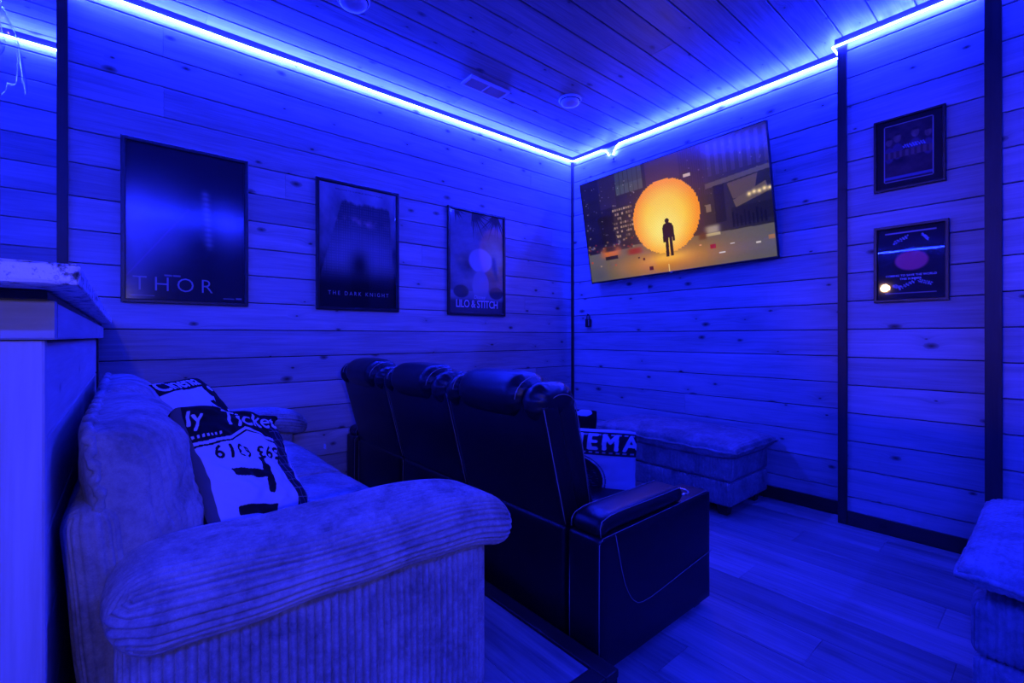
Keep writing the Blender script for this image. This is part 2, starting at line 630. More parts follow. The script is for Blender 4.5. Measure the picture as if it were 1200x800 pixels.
def plank_mesh(L, w, t=0.018, c=0.0035, gap=0.0045, tone=''):
    key = (round(L, 3), round(w, 4), t, c, gap, tone)
    if key in _plank_cache:
        return _plank_cache[key]
    g = gap / 2
    prof = [(0, g), (t - c, g), (t, g + c), (t, w - g - c), (t - c, w - g), (0, w - g)]
    V, Fc = [], []
    for x in (0.0006, L - 0.0006):
        V += [(x, y, z) for y, z in prof]
    n = len(prof)
    for k in range(n):
        l = (k + 1) % n
        Fc.append((k, l, n + l, n + k))
    Fc.append(tuple(range(n))[::-1])
    Fc.append(tuple(range(n, 2 * n)))
    me = make_mesh('plank', V, [f[::-1] for f in Fc], smooth=False)
    bm = bmesh.new()
    bm.from_mesh(me)
    bmesh.ops.recalc_face_normals(bm, faces=bm.faces)
    bm.to_mesh(me)
    bm.free()
    _plank_cache[key] = me
    return me


def put_plank(parent, origin, ex, ey, L, w, mat, jitter=0.0, t=0.018, gap=0.0045, c=0.0035, name='plank'):
    me = plank_mesh(L, w, t, c, gap, mat.name)
    o = obj(name, me, mat, parent)
    ex, ey = Vector(ex), Vector(ey)
    ez = ex.cross(ey)
    R = Matrix((ex, ey, ez)).transposed().to_4x4()
    p = Vector(origin) - origin_of(parent) + ey * random.uniform(-jitter, jitter)
    o.matrix_local = Matrix.Translation(p) @ R
    return o


def slab(name, a, b, mat, label=None):
    o = MB().box(a, b).build(name, mat)
    tag(o, label, None, None, 'structure')
    return o


def rows():
    """(z0, height, n) of the horizontal wall boards from the ceiling down"""
    r = [(GROOVES[0], ZC - GROOVES[0], -1)]
    for n in range(16):
        r.append((GROOVES[n + 1], PITCH, n))
    r.append((0.0, GROOVES[16], 16))
    return r


# floor -----------------------------------------------------------
floor = slab('floor', (-0.9, -9.4, -0.06), (5.3, 0.05, -0.006), M['vinyl'], 'grey-brown wood plank floor of the lower level')
FP = 0.2135
k = 0
yb = -0.884 + 4 * FP
row_joint = {5: 2.27, 6: 3.028, 7: 2.68, 2: 2.278, 3: 1.9, 4: 2.95}
for r_ in range(13):
    y1 = yb - r_ * FP
    j0 = row_joint.get(r_, 0.6 + (r_ * 0.53) % 1.5)
    xs = [0.0]
    x = j0
    while x > 0.15:
        x -= 1.5
    x += 1.5
    while x < 4.6:
        xs.append(x)
        x += 1.5
    xs.append(4.6)
    for x0, x1 in zip(xs[:-1], xs[1:]):
        put_plank(floor, (x0, y1, -0.012), (1, 0, 0), (0, 0, 1), x1 - x0, FP, M['vinyl'], t=0.012, gap=0.0012, c=0.0008)
# riser under the couch and the bar
ZR, XR, YR = 0.12, 2.385, -2.39
riser = slab('floor_riser', (0.0, -5.2, 0.0), (XR - 0.012, YR - 0.012, ZR - 0.013), M['gap'], 'raised plank platform under the corduroy couch, edged in dark wood')
nrow = int((5.2 + YR) / FP) + 1
for r_ in range(nrow):
    y1 = YR - 0.065 - r_ * FP
    xs = [0.0, 0.35 + (r_ * 0.47) % 1.1, XR - 0.065]
    for x0, x1 in zip(xs[:-1], xs[1:]):
        put_plank(riser, (x0, y1, ZR - 0.012), (1, 0, 0), (0, 0, 1), x1 - x0, FP, M['vinyl'], t=0.012, gap=0.0012, c=0.0008)
MB().box((0.0, YR - 0.062, ZR - 0.02), (XR, YR, ZR + 0.006), 0.004).build('edge_trim', M['espresso'], riser)
MB().box((XR - 0.062, -5.2, ZR - 0.02), (XR, YR - 0.0635, ZR + 0.006), 0.004).build('edge_trim', M['espresso'], riser)
MB().box((0.0, YR - 0.012, 0.0), (XR - 0.012, YR - 0.004, ZR - 0.021)).build('edge_skirt', M['espresso'], riser)
MB().box((XR - 0.012, -5.2, 0.0), (XR - 0.004, YR - 0.004, ZR - 0.021)).build('edge_skirt', M['espresso'], riser)

# left wall --------------------------------------------------------
wall_left = slab('wall_left', (-0.06, YEND, 0), (-0.018, 0.0, ZC), M['gap'], 'left wall of whitewashed knotty pine boards carrying three posters')
JL = {0: [-3.39], 2: [-3.387], 1: [-0.582], 4: [-0.30, -2.75], 6: [-1.75], 8: [-0.66], 12: [-0.52], 13: [-1.9], 14: [-2.7]}
for z0, h, n in rows():
    ys = [0.0] + sorted(JL.get(n, []), reverse=True) + [YEND]
    for a, b in zip(ys[:-1], ys[1:]):
        put_plank(wall_left, (-0.018, a, z0), (0, -1, 0), (1, 0, 0), a - b, h, M['pine'], jitter=0.0007)
# screen wall ------------------------------------------------------
wall_back = slab('wall_back', (-0.06, 0.018, 0), (XP + 0.05, 0.06, ZC), M['gap'], 'screen wall of whitewashed knotty pine boards')
JB = {3: [1.95], 7: [0.9], 13: [1.25]}
for z0, h, n in rows():
    xs = [XP] + sorted(JB.get(n, []), reverse=True) + [0.0]
    for a, b in zip(xs[:-1], xs[1:]):
        put_plank(wall_back, (a, 0.018, z0), (-1, 0, 0), (0, -1, 0), a - b, h, M['pine'], jitter=0.0007)
wall_panel = slab('wall_panel', (XP, YP + 0.018, 0), (XQ + 0.05, 0.06, ZC), M['gap'], 'stepped-out pine panel carrying two small frames')
for z0, h, n in rows():
    put_plank(wall_panel, (XQ, YP + 0.018, z0), (-1, 0, 0), (0, -1, 0), XQ - XP, h, M['pine'], jitter=0.0007)
wall_front = slab('wall_side_panel', (XQ, YQ + 0.018, 0), (5.3, 0.06, ZC), M['gap'], 'second stepped-out pine panel at the right edge')
for z0, h, n in rows():
    put_plank(wall_front, (4.4, YQ + 0.018, z0), (-1, 0, 0), (0, -1, 0), 4.4 - XQ, h, M['pine'], jitter=0.0007)
# recess behind the bar, and the rest of the long room
wall_rec = slab('wall_recess', (XREC - 0.06, -9.4, 0), (XREC - 0.018, YEND + 0.06, ZC), M['far_wall'], 'recessed pine wall behind the bar')
for z0, h, n in rows():
    put_plank(wall_rec, (XREC - 0.018, YEND, z0), (0, -1, 0), (1, 0, 0), 1.6, h, M['pine'], jitter=0.0007)
slab('wall_return', (XREC - 0.06, YEND, 0), (-0.0605, YEND + 0.04, ZC), M['far_wall'], 'short return wall between the poster wall and the bar recess')
slab('wall_right', (5.24, -9.4, 0), (5.3, YQ, ZC), M['far_wall'], 'right wall outside the view')
slab('wall_rear', (XREC, -9.4, 0), (5.24, -9.34, ZC), M['far_wall'], 'rear wall of the long room behind the camera')

# ceiling ----------------------------------------------------------
ceiling = slab('ceiling', (XREC - 0.06, -9.4, ZC + 0.018), (5.3, 0.06, ZC + 0.07), M['far_wall'], 'plank ceiling of knotty pine boards')
CP, CX0 = 0.1743, 0.128
JC = {0: [-3.19, -0.25], 1: [-1.55], 2: [-1.76], 3: [-1.62], 6: [-1.745], 4: [-2.9], 8: [-2.0], 9: [-0.9], 12: [-1.6]}
kk = -6
while CX0 + (kk - 1) * CP < 4.5:
    x0, x1 = CX0 + (kk - 1) * CP, CX0 + kk * CP
    if x1 > XREC:
        ylim0 = 0.0 if x1 > 0.0 else YEND
        js = [ylim0] + [j for j in sorted(JC.get(kk, []), reverse=True) if j < ylim0] + [-5.2]
        for a, b in zip(js[:-1], js[1:]):
            # local z runs towards -x, so the plank starts at its right edge x1
            put_plank(ceiling, (x1, b, ZC + 0.018), (0, 1, 0), (0, 0, -1), a - b, CP, M['pine_ceiling'], jitter=0.0007, gap=0.006)
    kk += 1

# trim -------------------------------------------------------------
_tn = [0]


def trim(a, b, mat='espresso', label=None, c=0.002, along='z', name=None):
    """a straight moulding; its mesh is turned so that local x follows the grain"""
    a, b = Vector(a), Vector(b)
    lo = Vector([min(p, q) for p, q in zip(a, b)])
    hi = Vector([max(p, q) for p, q in zip(a, b)])
    d = hi - lo
    ax = 'xyz'.index(along)
    o1, o2 = (ax + 1) % 3, (ax + 2) % 3
    mb = MB().box((0, 0, 0), (d[ax], d[o1], d[o2]), c)
    _tn[0] += 1
    me = make_mesh('moulding', mb.v, mb.f, smooth=False)
    o = obj(name or 'trim_%d' % _tn[0], me, M[mat])
    e = [Vector((0, 0, 0)) for _ in range(3)]
    for q, w in ((0, ax), (1, o1), (2, o2)):
        e[q][w] = 1
    o.matrix_world = Matrix.Translation(lo) @ Matrix((e[0], e[1], e[2])).transposed().to_4x4()
    tag(o, label, None, None, 'structure')
    return o


trim((0.0, YEND - 0.02, 0), (0.02, YEND + 0.022, ZC), label='dark wooden post ending the poster wall beside the bar')
trim((0.0, -0.022, 0), (0.022, 0.0, ZC - 0.05), label='thin dark strip in the room corner left of the television')
trim((XP - 0.004, YP - 0.018, 0), (XP + 0.043, YP, ZC - 0.046), label='dark upright between the screen wall and the framed panel')
trim((XP - 0.004, YP, 0), (XP, 0.0, ZC - 0.046), label='dark return board of the first step in the screen wall')
trim((XQ - 0.012, YQ - 0.018, 0), (XQ + 0.048, YQ, ZC - 0.046), label='dark upright at the right end of the framed panel')
trim((XQ - 0.012, YQ, 0), (XQ, YP, ZC - 0.046), label='dark return board of the second step in the screen wall')
BB = 0.086
trim((0.0, YR, 0), (0.016, -0.024, BB), along='y', name='baseboard_left', label='dark baseboard of the poster wall')
trim((0.024, -0.016, 0), (XP - 0.005, 0.0, BB), along='x', name='baseboard_back', label='dark baseboard under the television')
trim((XP + 0.0435, YP - 0.017, 0), (XQ - 0.0125, YP, BB), along='x', name='baseboard_panel', label='dark baseboard of the framed panel')
trim((XQ + 0.0485, YQ - 0.017, 0), (4.4, YQ, BB), along='x', name='baseboard_right', label='dark baseboard of the right panel')
ZT = 2.962
TT = 0.013
trim((0, YEND, ZT), (TT, 0, ZC), mat='trim_dark', along='y', label='dark ceiling moulding of the poster wall')
trim((TT, -TT, ZT), (XP - 0.02, 0, ZC), mat='trim_dark', along='x', label='dark ceiling moulding above the television')
trim((XP - 0.02, YP - TT, ZT), (XP - 0.001, 0, ZC), mat='trim_dark', along='y', label='dark ceiling moulding on the first step')
trim((XP, YP - TT, ZT), (XQ - 0.02, YP, ZC), mat='trim_dark', along='x', label='dark ceiling moulding over the two frames')
trim((XQ - 0.02, YQ - TT, ZT), (5.2, YQ, ZC), mat='trim_dark', along='x', label='dark ceiling moulding of the right panel')
trim((XREC, -9.3, ZT), (XREC + TT, YEND, ZC), mat='trim_dark', along='y', label='dark ceiling moulding over the bar recess')


# ------------------------------------------------------------------ the LED rope lights
def led(path, label, r=0.0062, wob=0.0022, seg=0.09, name='led_strip', taper_ends=True):
    pts = []
    P = [Vector(p) for p in path]
    for a, b in zip(P[:-1], P[1:]):
        n = max(1, int((b - a).length / seg))
        for i in range(n):
            pts.append(a.lerp(b, i / n))
    pts.append(P[-1])
    out = []
    s = random.uniform(0, 6)
    for i, p in enumerate(pts):
        out.append(p + Vector((0, 0, wob * math.sin(i * 0.55 + s) * math.sin(i * 0.13 + s))))
    return MB().tube(out, r, 6).build(name, M['led'], None, smooth=True, label=label, cat='light strip', group='blue rope lights under the ceiling moulding')


ZL = 2.956
XL = 0.019
led([(XL, YEND + 0.03, ZL), (XL, -0.05, ZL), (0.028, -0.024, ZL), (0.06, -XL, ZL), (0.40, -XL, ZL), (0.44, -XL, ZL - 0.012), (0.475, -XL, ZL - 0.05), (0.485, -XL, ZL - 0.075)],
    'glowing blue rope light running along the top of the poster wall into the corner')
led([(0.535, -XL, 2.872), (0.548, -XL, 2.905), (0.575, -XL, 2.94), (0.61, -XL, ZL), (XP - 0.028, -XL, ZL), (XP - 0.028, YP - XL, ZL + 0.002), (XP, YP - XL - 0.008, ZL), (XQ - 0.03, YP - XL, ZL)],
    'glowing blue rope light above the television, bending round the dark upright')
led([(XQ + 0.02, YQ - XL, ZL), (3.40, YQ - XL, ZL)], 'glowing blue rope light over the far right panel')
led([(XREC + XL, YEND - 0.03, ZL), (XREC + XL, -9.3, ZL)], 'glowing blue rope light in the bar recess behind the dark post')
led([(XREC + 0.1, -9.31, ZL), (5.2, -9.31, ZL)], 'glowing blue rope light on the rear wall behind the camera', seg=0.3)
led([(5.215, -9.3, ZL), (5.215, -1.9, ZL)], 'glowing blue rope light on the right wall outside the view', seg=0.3)
# its plug clip beside the gap
clip = empty('strip_connector', (0.535, -0.012, 2.835), 'small white clip joining the rope light ends left of the television', 'connector')
mb = MB()
mb.box((0.518, -0.014, 2.812), (0.556, -0.0005, 2.856), 0.003)
mb.build('body', M['plastic_white'], clip)
MB().box((0.529, -0.0175, 2.825), (0.545, -0.014, 2.843), 0.002).build('button', M['grille_dark'], clip)
MB().tube([(0.535, -0.008, 2.855), (0.535, -0.012, 2.868)], 0.004, 8).build('lead', M['plastic_white'], clip)

# ------------------------------------------------------------------ bar
YB = -3.656
bar = empty('bar_cabinet', (1.15, -3.95, ZR), 'tall pine bar cabinet at the left edge, behind the corduroy couch', 'bar')
mb = MB()
mb.box((0.03, -4.24, ZR), (2.262, YB - 0.03, 1.205))
mb.build('carcass', M['gap'], bar)


def board(parent, origin, ex, ey, L, w, t, mat, name):
    """a board whose local x is the grain; origin is the back lower corner"""
    return put_plank(parent, origin, ex, ey, L, w, mat, t=t, gap=0.0, c=0.003, name=name)


# end of the bar, facing the room: upright boards under a header
board(bar, (2.262, YB - 0.145, ZR), (0, 0, 1), (1, 0, 0), 1.15 - ZR, 0.145, 0.028, M['bar_pine'], 'end_board')
board(bar, (2.262, YB - 0.437, ZR), (0, 0, 1), (1, 0, 0), 1.15 - ZR, 0.29, 0.026, M['bar_pine'], 'end_board')
board(bar, (2.262, YB - 0.584, ZR), (0, 0, 1), (1, 0, 0), 1.15 - ZR, 0.145, 0.028, M['bar_pine'], 'end_board')
board(bar, (2.262, YB + 0.012, 1.151), (0, -1, 0), (1, 0, 0), 0.60, 0.058, 0.036, M['bar_pine'], 'header_board')
# side facing the couch
board(bar, (0.0205, YB - 0.018, 1.151), (1, 0, 0), (0, 1, 0), 2.241, 0.058, 0.03, M['bar_pine'], 'header_board')
zz = 1.15
for i in range(6):
    z0 = max(ZR, zz - 0.172)
    board(bar, (0.101, YB - 0.03, z0), (1, 0, 0), (0, 1, 0), 2.14, zz - z0 - 0.003, 0.016, M['bar_pine'], 'side_plank')
    zz -= 0.172
MB().box((2.242, YB - 0.03, ZR), (2.2615, YB - 0.006, 1.15), 0.002).build('corner_strip', M['espresso'], bar)
MB().box((0.03, YB - 0.03, ZR), (0.10, YB - 0.006, 1.15), 0.002).build('corner_strip', M['espresso'], bar)
MB().box((0.0205, -4.26, 1.2095), (2.30, YB + 0.004, 1.2235)).build('sub_top', M['espresso'], bar)
# granite top with a chiselled edge
rg = np.random.default_rng(5)
V, Fc = rbox(2.375, 0.70, 0.029, 0.006, step=0.025, rough=0.0008, seed=9)
edge = (np.abs(V[:, 0]) > 1.16) | (np.abs(V[:, 1]) > 0.335)
V = V + rg.normal(size=V.shape) * 0.0006 * edge[:, None]
place('granite_countertop', (V, Fc), M['granite'], None, (1.2125, -3.962, 1.2405),
      label='pale speckled granite slab lying on the bar cabinet', cat='countertop')

# pendant lamp over the bar: clear bell glass
PX, PY, PZ = 1.6, -3.822, 1.775
pend = empty('pendant_lamp', (PX, PY, PZ), 'clear bell-shaped glass pendant hanging over the bar in the top left corner', 'lamp')
prof = [(0.074, 0.0), (0.073, 0.02), (0.066, 0.07), (0.056, 0.125), (0.042, 0.165), (0.030, 0.195), (0.026, 0.235)]
inner = [(r - 0.003, h) for r, h in prof][::-1]
base_in = [(0.0005, 0.0045), (0.07, 0.0035)]
MB().lathe(prof, (PX, PY, PZ), 40).build('glass_shade', M['glass'], pend, smooth=True)
MB().lathe([(0.0005, 0.055), (0.02, 0.06), (0.034, 0.085), (0.036, 0.11), (0.028, 0.145), (0.018, 0.175), (0.016, 0.215)], (PX, PY, PZ), 28).build('bulb', M['glass'], pend, smooth=True)
MB().lathe([(0.0005, 0.262), (0.032, 0.262), (0.034, 0.25), (0.034, 0.225), (0.02, 0.215), (0.0005, 0.213)], (PX, PY, PZ), 28).build('cap', M['chrome'], pend, smooth=True)
MB().tube([(PX, PY, PZ + 0.26), (PX, PY, ZC - 0.02)], 0.004, 8).build('cord', M['plastic_black'], pend, smooth=True)
MB().lathe([(0.0005, -0.022), (0.05, -0.02), (0.055, -0.002), (0.0005, -0.002)], (PX, PY, ZC), 28).build('canopy', M['chrome'], pend, smooth=True)

# ------------------------------------------------------------------ corduroy couch on the riser
SX0, SX1 = 0.06, 2.20
couch = empty('corduroy_couch', (1.13, -3.2, ZR), 'plump pale grey corduroy couch on the raised platform in the foreground', 'couch')
zb = ZR + 0.012
LAM = 0.018
for (x0, x1) in ((SX1 - 0.15, SX1), (SX0, SX0 + 0.15)):
    w, d, h = x1 - x0, 0.82, 0.51
    VF = rbox(w, d, h, 0.035, rib=rib_vertical, rib_lam=LAM, rib_amp=0.012, fine=(0.0019, 0.0018 if x0 > 1 else 0.006, 0.05), puff=(0.012, 0, 0))
    place('side_panel', VF, M['cord'], couch, ((x0 + x1) / 2, -2.757 - d / 2, zb + h / 2))
VF = rbox(SX1 - SX0 - 0.30, 0.72, 0.24, 0.03, rib=rib_vertical, rib_lam=LAM, rib_amp=0.003, fine=(0.006, 0.02, 0.05))
place('base', VF, M['cord'], couch, ((SX0 + SX1) / 2, -3.16, zb + 0.12))


def lean_back(V):
    V = V.copy()
    V[:, 1] -= (V[:, 2] + 0.35) * 0.09
    return V


VF = rbox(1.99, 0.085, 0.68, 0.04, rib=rib_vertical, rib_lam=LAM, rib_amp=0.006, fine=(0.004, 0.003, 0.04), rough=0.005)
place('backrest_frame', VF, M['cord'], couch, (1.067, -3.555, zb + 0.345), lean_back)
# seat cushions
for x0, x1, sd in ((0.205, 1.118, 2), (1.122, 2.055, 5)):
    w, d, h = x1 - x0, 0.70, 0.20
    def rb(P, N):
        return np.where(np.abs(N[:, 2]) + np.abs(N[:, 1]) > 0.2, P[:, 0], P[:, 2])
    VF = rbox(w, d, h, 0.075, rib=rb, rib_lam=LAM, rib_amp=0.0045, fine=(0.0035, 0.03, 0.03), puff=(0, 0.03, 0.045), rough=0.006, seed=sd)
    place('seat_cushion', VF, M['cord'], couch, ((x0 + x1) / 2, -2.765 - d / 2, 0.44))
# overstuffed arm pads
for xc, w, sd in ((2.118, 0.30, 3), (0.155, 0.27, 8)):
    d, h = 0.87, 0.125
    f = rib_along_y(w / 2)
    near = xc > 1
    VF = rbox(w, d, h, 0.0615, rib=f, rib_lam=LAM * (1.0 if near else 1.1), rib_amp=0.012, fine=(0.0018 if near else 0.005, 0.02, 0.0018 if near else 0.005), puff=(0.01, 0.02, 0.010), rough=0.004, seed=sd)

    def arm_fn(V):
        V = V.copy()
        t = (V[:, 1] + 0.435) / 0.87               # 0 rear .. 1 front
        V[:, 2] -= 0.045 * np.clip((t - 0.72) / 0.28, 0, 1) ** 2
        V[:, 2] *= 1 + 0.15 * np.clip(1 - t / 0.4, 0, 1)
        V[:, 0] *= 0.90 + 0.14 * np.sin(np.clip(t, 0, 1) * math.pi)
        return V
    place('arm_pad', VF, M['cord'], couch, (xc, -3.135, 0.656), arm_fn)
    # scalloped seam just under the pad
    sgn = 1 if near else -1
    pts = []
    for i in range(160):
        t = i / 159
        pts.append((xc + sgn * (SX1 - 2.118 - 0.002), -3.50 + t * 0.72, 0.582 + 0.006 * abs(math.sin(i * math.pi / 3.5)) - 0.022 * t))
    MB().tube(pts, 0.008, 8).build('piping', M['cord'], couch, smooth=True)
YCU = -3.59
# back cushions: big loose pillows with a gathered seam
for xc, sd, zt in ((1.59, 11, 0.0), (0.665, 12, 0.005)):
    CH = 0.46
    V, Fc, _ = pillow(0.93, CH, 0.36, n=420, m=60, pinch=0.03, e=0.36, wr=0.009, seed=sd, rib_axis=0, lam=LAM, amp=0.009, back=0.22)
    a = math.radians(90 - 8)
    R = np.array(Matrix.Rotation(math.pi, 3, 'Z') @ Matrix.Rotation(a, 3, 'X'))
    place('back_cushion', (V @ R.T, Fc), M['cord'], couch, (xc, YCU, 0.75 + zt))
    s = np.linspace(-1, 1, 60)
    loop = [(q, 1.0) for q in s[:-1]] + [(1.0, -q) for q in s[:-1]] + [(-q, -1.0) for q in s[:-1]] + [(-1.0, q) for q in s[:-1]]
    pts = []
    for i, (p, q) in enumerate(loop):
        x, y, z = pillow_point(np.array(p), np.array(q), 0.93, CH, 0.36, 0.03, 0.36)
        v = np.array([x, y, 0.004 * math.sin(i * 0.9)]) @ R.T
        pts.append(tuple(v + np.array((xc, YCU, 0.75 + zt))))
    MB().tube(pts, [0.009 + 0.003 * math.sin(i * 1.7) for i in range(len(pts))], 8, closed=True).build('piping', M['cord'], couch, smooth=True)
MB().box((0.70, -2.735, 0.555), (0.735, -2.733, 0.58)).build('care_tag', M['ink_light'], couch)


# ------------------------------------------------------------------ printed pillows
def lin(c):
    c = np.asarray(c, dtype=float)
    return np.where(c <= 0.04045, c / 12.92, ((c + 0.055) / 1.055) ** 2.4)


def pose(center, rx, ry, rz):
    return Matrix.Translation(center) @ Matrix.Rotation(rz, 4, 'Z') @ Matrix.Rotation(ry, 4, 'Y') @ Matrix.Rotation(rx, 4, 'X')


def throw_pillow(W, H, T, mat4, label, paint, texts, seed, wr=0.004, sag=None, pinch=0.06, e=0.42, group=None, n=150):
    root = empty('throw_pillow', (0, 0, 0), label, 'pillow', group)
    root.matrix_world = mat4
    inks = {'ink_cloth': (0.80, 0.80, 0.82), 'ink_dark': (0.10, 0.10, 0.13)}

    def painted(A, B, sg):
        c = paint(A, B, sg)
        if sg < 0:
            return c
        x, y, _z = pillow_point(A, B, W, H, T, pinch, e)
        for (body, size, a0, b0, rot, ink, kw) in texts:
            kw = dict(kw)
            bold = kw.pop('bold', 0.0)
            tv, tf = text_mesh(body, size, **kw)
            ca, sa = math.cos(rot), math.sin(rot)
            X = a0 * W / 2 + tv[:, 0] * ca - tv[:, 1] * sa
            Y = b0 * H / 2 + tv[:, 0] * sa + tv[:, 1] * ca
            m = np.zeros(A.shape, dtype=bool)
            for f in tf:
                for k in range(1, len(f) - 1):
                    i, j, l = f[0], f[k], f[k + 1]
                    bx = (x >= min(X[i], X[j], X[l])) & (x <= max(X[i], X[j], X[l])) & (y >= min(Y[i], Y[j], Y[l])) & (y <= max(Y[i], Y[j], Y[l]))
                    if not bx.any():
                        continue
                    px, py = x[bx], y[bx]
                    d1 = (X[j] - X[i]) * (py - Y[i]) - (Y[j] - Y[i]) * (px - X[i])
                    d2 = (X[l] - X[j]) * (py - Y[j]) - (Y[l] - Y[j]) * (px - X[j])
                    d3 = (X[i] - X[l]) * (py - Y[l]) - (Y[i] - Y[l]) * (px - X[l])
                    m[bx] |= ((d1 >= 0) & (d2 >= 0) & (d3 >= 0)) | ((d1 <= 0) & (d2 <= 0) & (d3 <= 0))
            for _k in range(2 if bold >= 0.004 else (1 if bold > 0 else 0)):     # thicker strokes
                g_ = m.copy()
                g_[1:] |= m[:-1]
                g_[:-1] |= m[1:]
                g_[:, 1:] |= m[:, :-1]
                g_[:, :-1] |= m[:, 1:]
                m = g_
            c[m] = lin(inks[ink])
        return c
    V, Fc, C = pillow(W, H, T, n=n, m=n, pinch=pinch, e=e, wr=wr, seed=seed, paint=painted, sag=sag)
    me = make_mesh('cover', V, Fc, smooth=True, colors=C)
    obj('cover', me, M['cloth_print'], root)
    return root


def cols(shape, c):
    return np.ones(shape + (3,)) * lin(np.array(c))


WHITE_C, DARK_C, MID_C = (0.80, 0.80, 0.82), (0.10, 0.10, 0.13), (0.34, 0.34, 0.38)


def paint_ticket(A, B, sg):
    c = cols(A.shape, WHITE_C)
    if sg < 0:
        return cols(A.shape, DARK_C)
    arch = 0.33 + 0.16 * np.clip(1 - np.abs(A + 0.05) / 0.34, 0, 1) - 0.10 * np.clip(np.abs(A + 0.05) - 0.3, 0, 1)
    top = B > arch
    line = np.abs(B - arch + 0.06) < 0.014
    c[line] = lin(DARK_C)
    c[top] = lin(DARK_C)
    # wavy dark grid band and a white tail at the right
    wv = 0.60 + 0.06 * np.sin(B * 6.0)
    band = (A > wv - 0.13) & (A < wv + 0.13) & ~((B > 0.55))
    gridl = ((np.abs((A * 9 + B * 4) % 1 - 0.5) > 0.45) | (np.abs((B * 7) % 1 - 0.5) > 0.46))
    c[band] = lin((0.13, 0.13, 0.2))
    c[band & gridl] = lin((0.45, 0.45, 0.5))
    for q in (0.18, 0.24, 0.30):
        c[(np.abs(A - wv - q - 0.03 * np.sin(B * 11)) < 0.010) & (B < 0.5)] = lin(MID_C)
    dots = (np.abs(B - arch - 0.07) < 0.02) & (np.abs((A * 16) % 1 - 0.5) < 0.25) & (A < -0.5)
    c[dots] = lin(WHITE_C)
    edge = (A < -0.93) | (B < -0.95)
    c[edge] = lin(MID_C)
    return c


def fold(A, B, P):
    """the top edge of the pillow flops forward, deepest at the right corner"""
    P = P.copy()
    k = np.clip((B - 0.55) / 0.45, 0, 1) ** 1.6
    P[..., 1] -= k * (0.035 + 0.015 * np.clip(A, -0.2, 1))
    P[..., 2] += k * (0.03 + 0.01 * np.clip(A, 0, 1)) + 0.006 * np.sin(A * 9) * k
    return P


throw_pillow(0.43, 0.43, 0.12, pose((1.685, -3.29, 0.768), 0.957, 0.232, 2.28),
             'white and black ticket print pillow slumped at the near end of the corduroy couch', paint_ticket,
             [('Ticket', 0.098, 0.14, 0.62, 0.0, 'ink_cloth', dict(shear=0.25, bold=0.0025, spacing=1.0)),
              ('ly', 0.075, -0.80, 0.62, 0.15, 'ink_cloth', dict(shear=0.3, bold=0.002)),
              ('593 6319', 0.058, -0.10, 0.08, math.pi - 0.06, 'ink_dark', dict(spacing=1.15, bold=0.001)),
              ('T', 0.20, -0.30, -0.26, -math.pi / 2 - 0.12, 'ink_dark', dict(bold=0.005)),
              ('I', 0.20, -0.34, -0.74, -math.pi / 2 - 0.1, 'ink_dark', dict(bold=0.008)),
              ('ADMIT', 0.04, 0.90, -0.35, math.pi / 2, 'ink_dark', {})],
             seed=21, wr=0.005, sag=fold, n=320)


def paint_cine(A, B, sg):
    if sg < 0:
        return cols(A.shape, DARK_C)
    c = cols(A.shape, WHITE_C)
    c[B > 0.62] = lin(DARK_C)
    # film reel and clapper blocks
    rr = np.hypot(A - 0.62, B - 0.52)
    c[(rr < 0.30)] = lin(DARK_C)
    c[(rr < 0.09)] = lin(WHITE_C)
    blk = (A > 0.15) & (B < 0.2) & (B > -0.5) & (A < 0.95)
    c[blk & (np.abs((A * 3 + B * 3) % 1 - 0.5) < 0.27)] = lin(DARK_C)
    box = (A > 0.45) & (A < 0.9) & (B > -0.1) & (B < 0.32)
    c[box] = lin(DARK_C)
    c[(A < -0.1) & (B < -0.55)] = lin(DARK_C)
    return c


throw_pillow(0.42, 0.42, 0.14, pose((0.70, -3.30, 0.785), 0.95, 0.0, 2.55),
             'black and white cinema print pillow behind the ticket pillow on the couch', paint_cine,
             [('Cinema', 0.088, -0.22, 0.78, 0.0, 'ink_cloth', dict(bold=0.001, spacing=1.0))], seed=22, n=220)


def paint_ema(A, B, sg):
    if sg < 0:
        return cols(A.shape, MID_C)
    c = cols(A.shape, (0.72, 0.72, 0.76))
    band = (B > 0.30) & (B < 0.92)
    c[band] = lin((0.12, 0.12, 0.16))
    for b in (0.37, 0.85):
        c[(np.abs(B - b) < 0.02) & (np.abs((A * 9) % 1 - 0.5) < 0.28)] = lin((0.62, 0.62, 0.66))
    r2 = np.hypot((A + 0.02) * 1.0, (B + 0.36) * 0.85)
    c[r2 < 0.52] = lin((0.12, 0.12, 0.15))
    c[np.abs(r2 - 0.56) < 0.012] = lin(MID_C)
    n = np.sin(A * 40 + 3 * np.sin(B * 31)) * np.sin(B * 47)
    c[(r2 < 0.44) & (n > 0.55)] = lin((0.3, 0.3, 0.36))
    c[(B < -0.86)] = lin((0.1, 0.1, 0.12))
    return c


throw_pillow(0.60, 0.37, 0.14, pose((1.715, -1.838, 0.525), 1.36, 0.0, 0.50),
             'pale pillow with a dark film band of letters on the leather seat', paint_ema,
             [('CINEMA', 0.106, 0.20, 0.60, 0.0, 'ink_cloth', dict(bold=0.004, spacing=1.34))], seed=23, n=240)


def paint_black(A, B, sg):
    c = cols(A.shape, (0.09, 0.09, 0.11))
    if sg > 0:
        c[(np.hypot(A - 0.62, (B - 0.86) * 1.6) < 0.24)] = lin((0.75, 0.75, 0.78))
        c[(np.hypot(A + 0.2, B + 0.1) < 0.3)] = lin((0.45, 0.45, 0.5))
    return c


throw_pillow(0.40, 0.34, 0.12, pose((1.27, -1.45, 0.545), 1.30, 0.0, 0.45),
             'black pillow with a white print, just showing past the leather headrest', paint_black, [], seed=24, n=70)

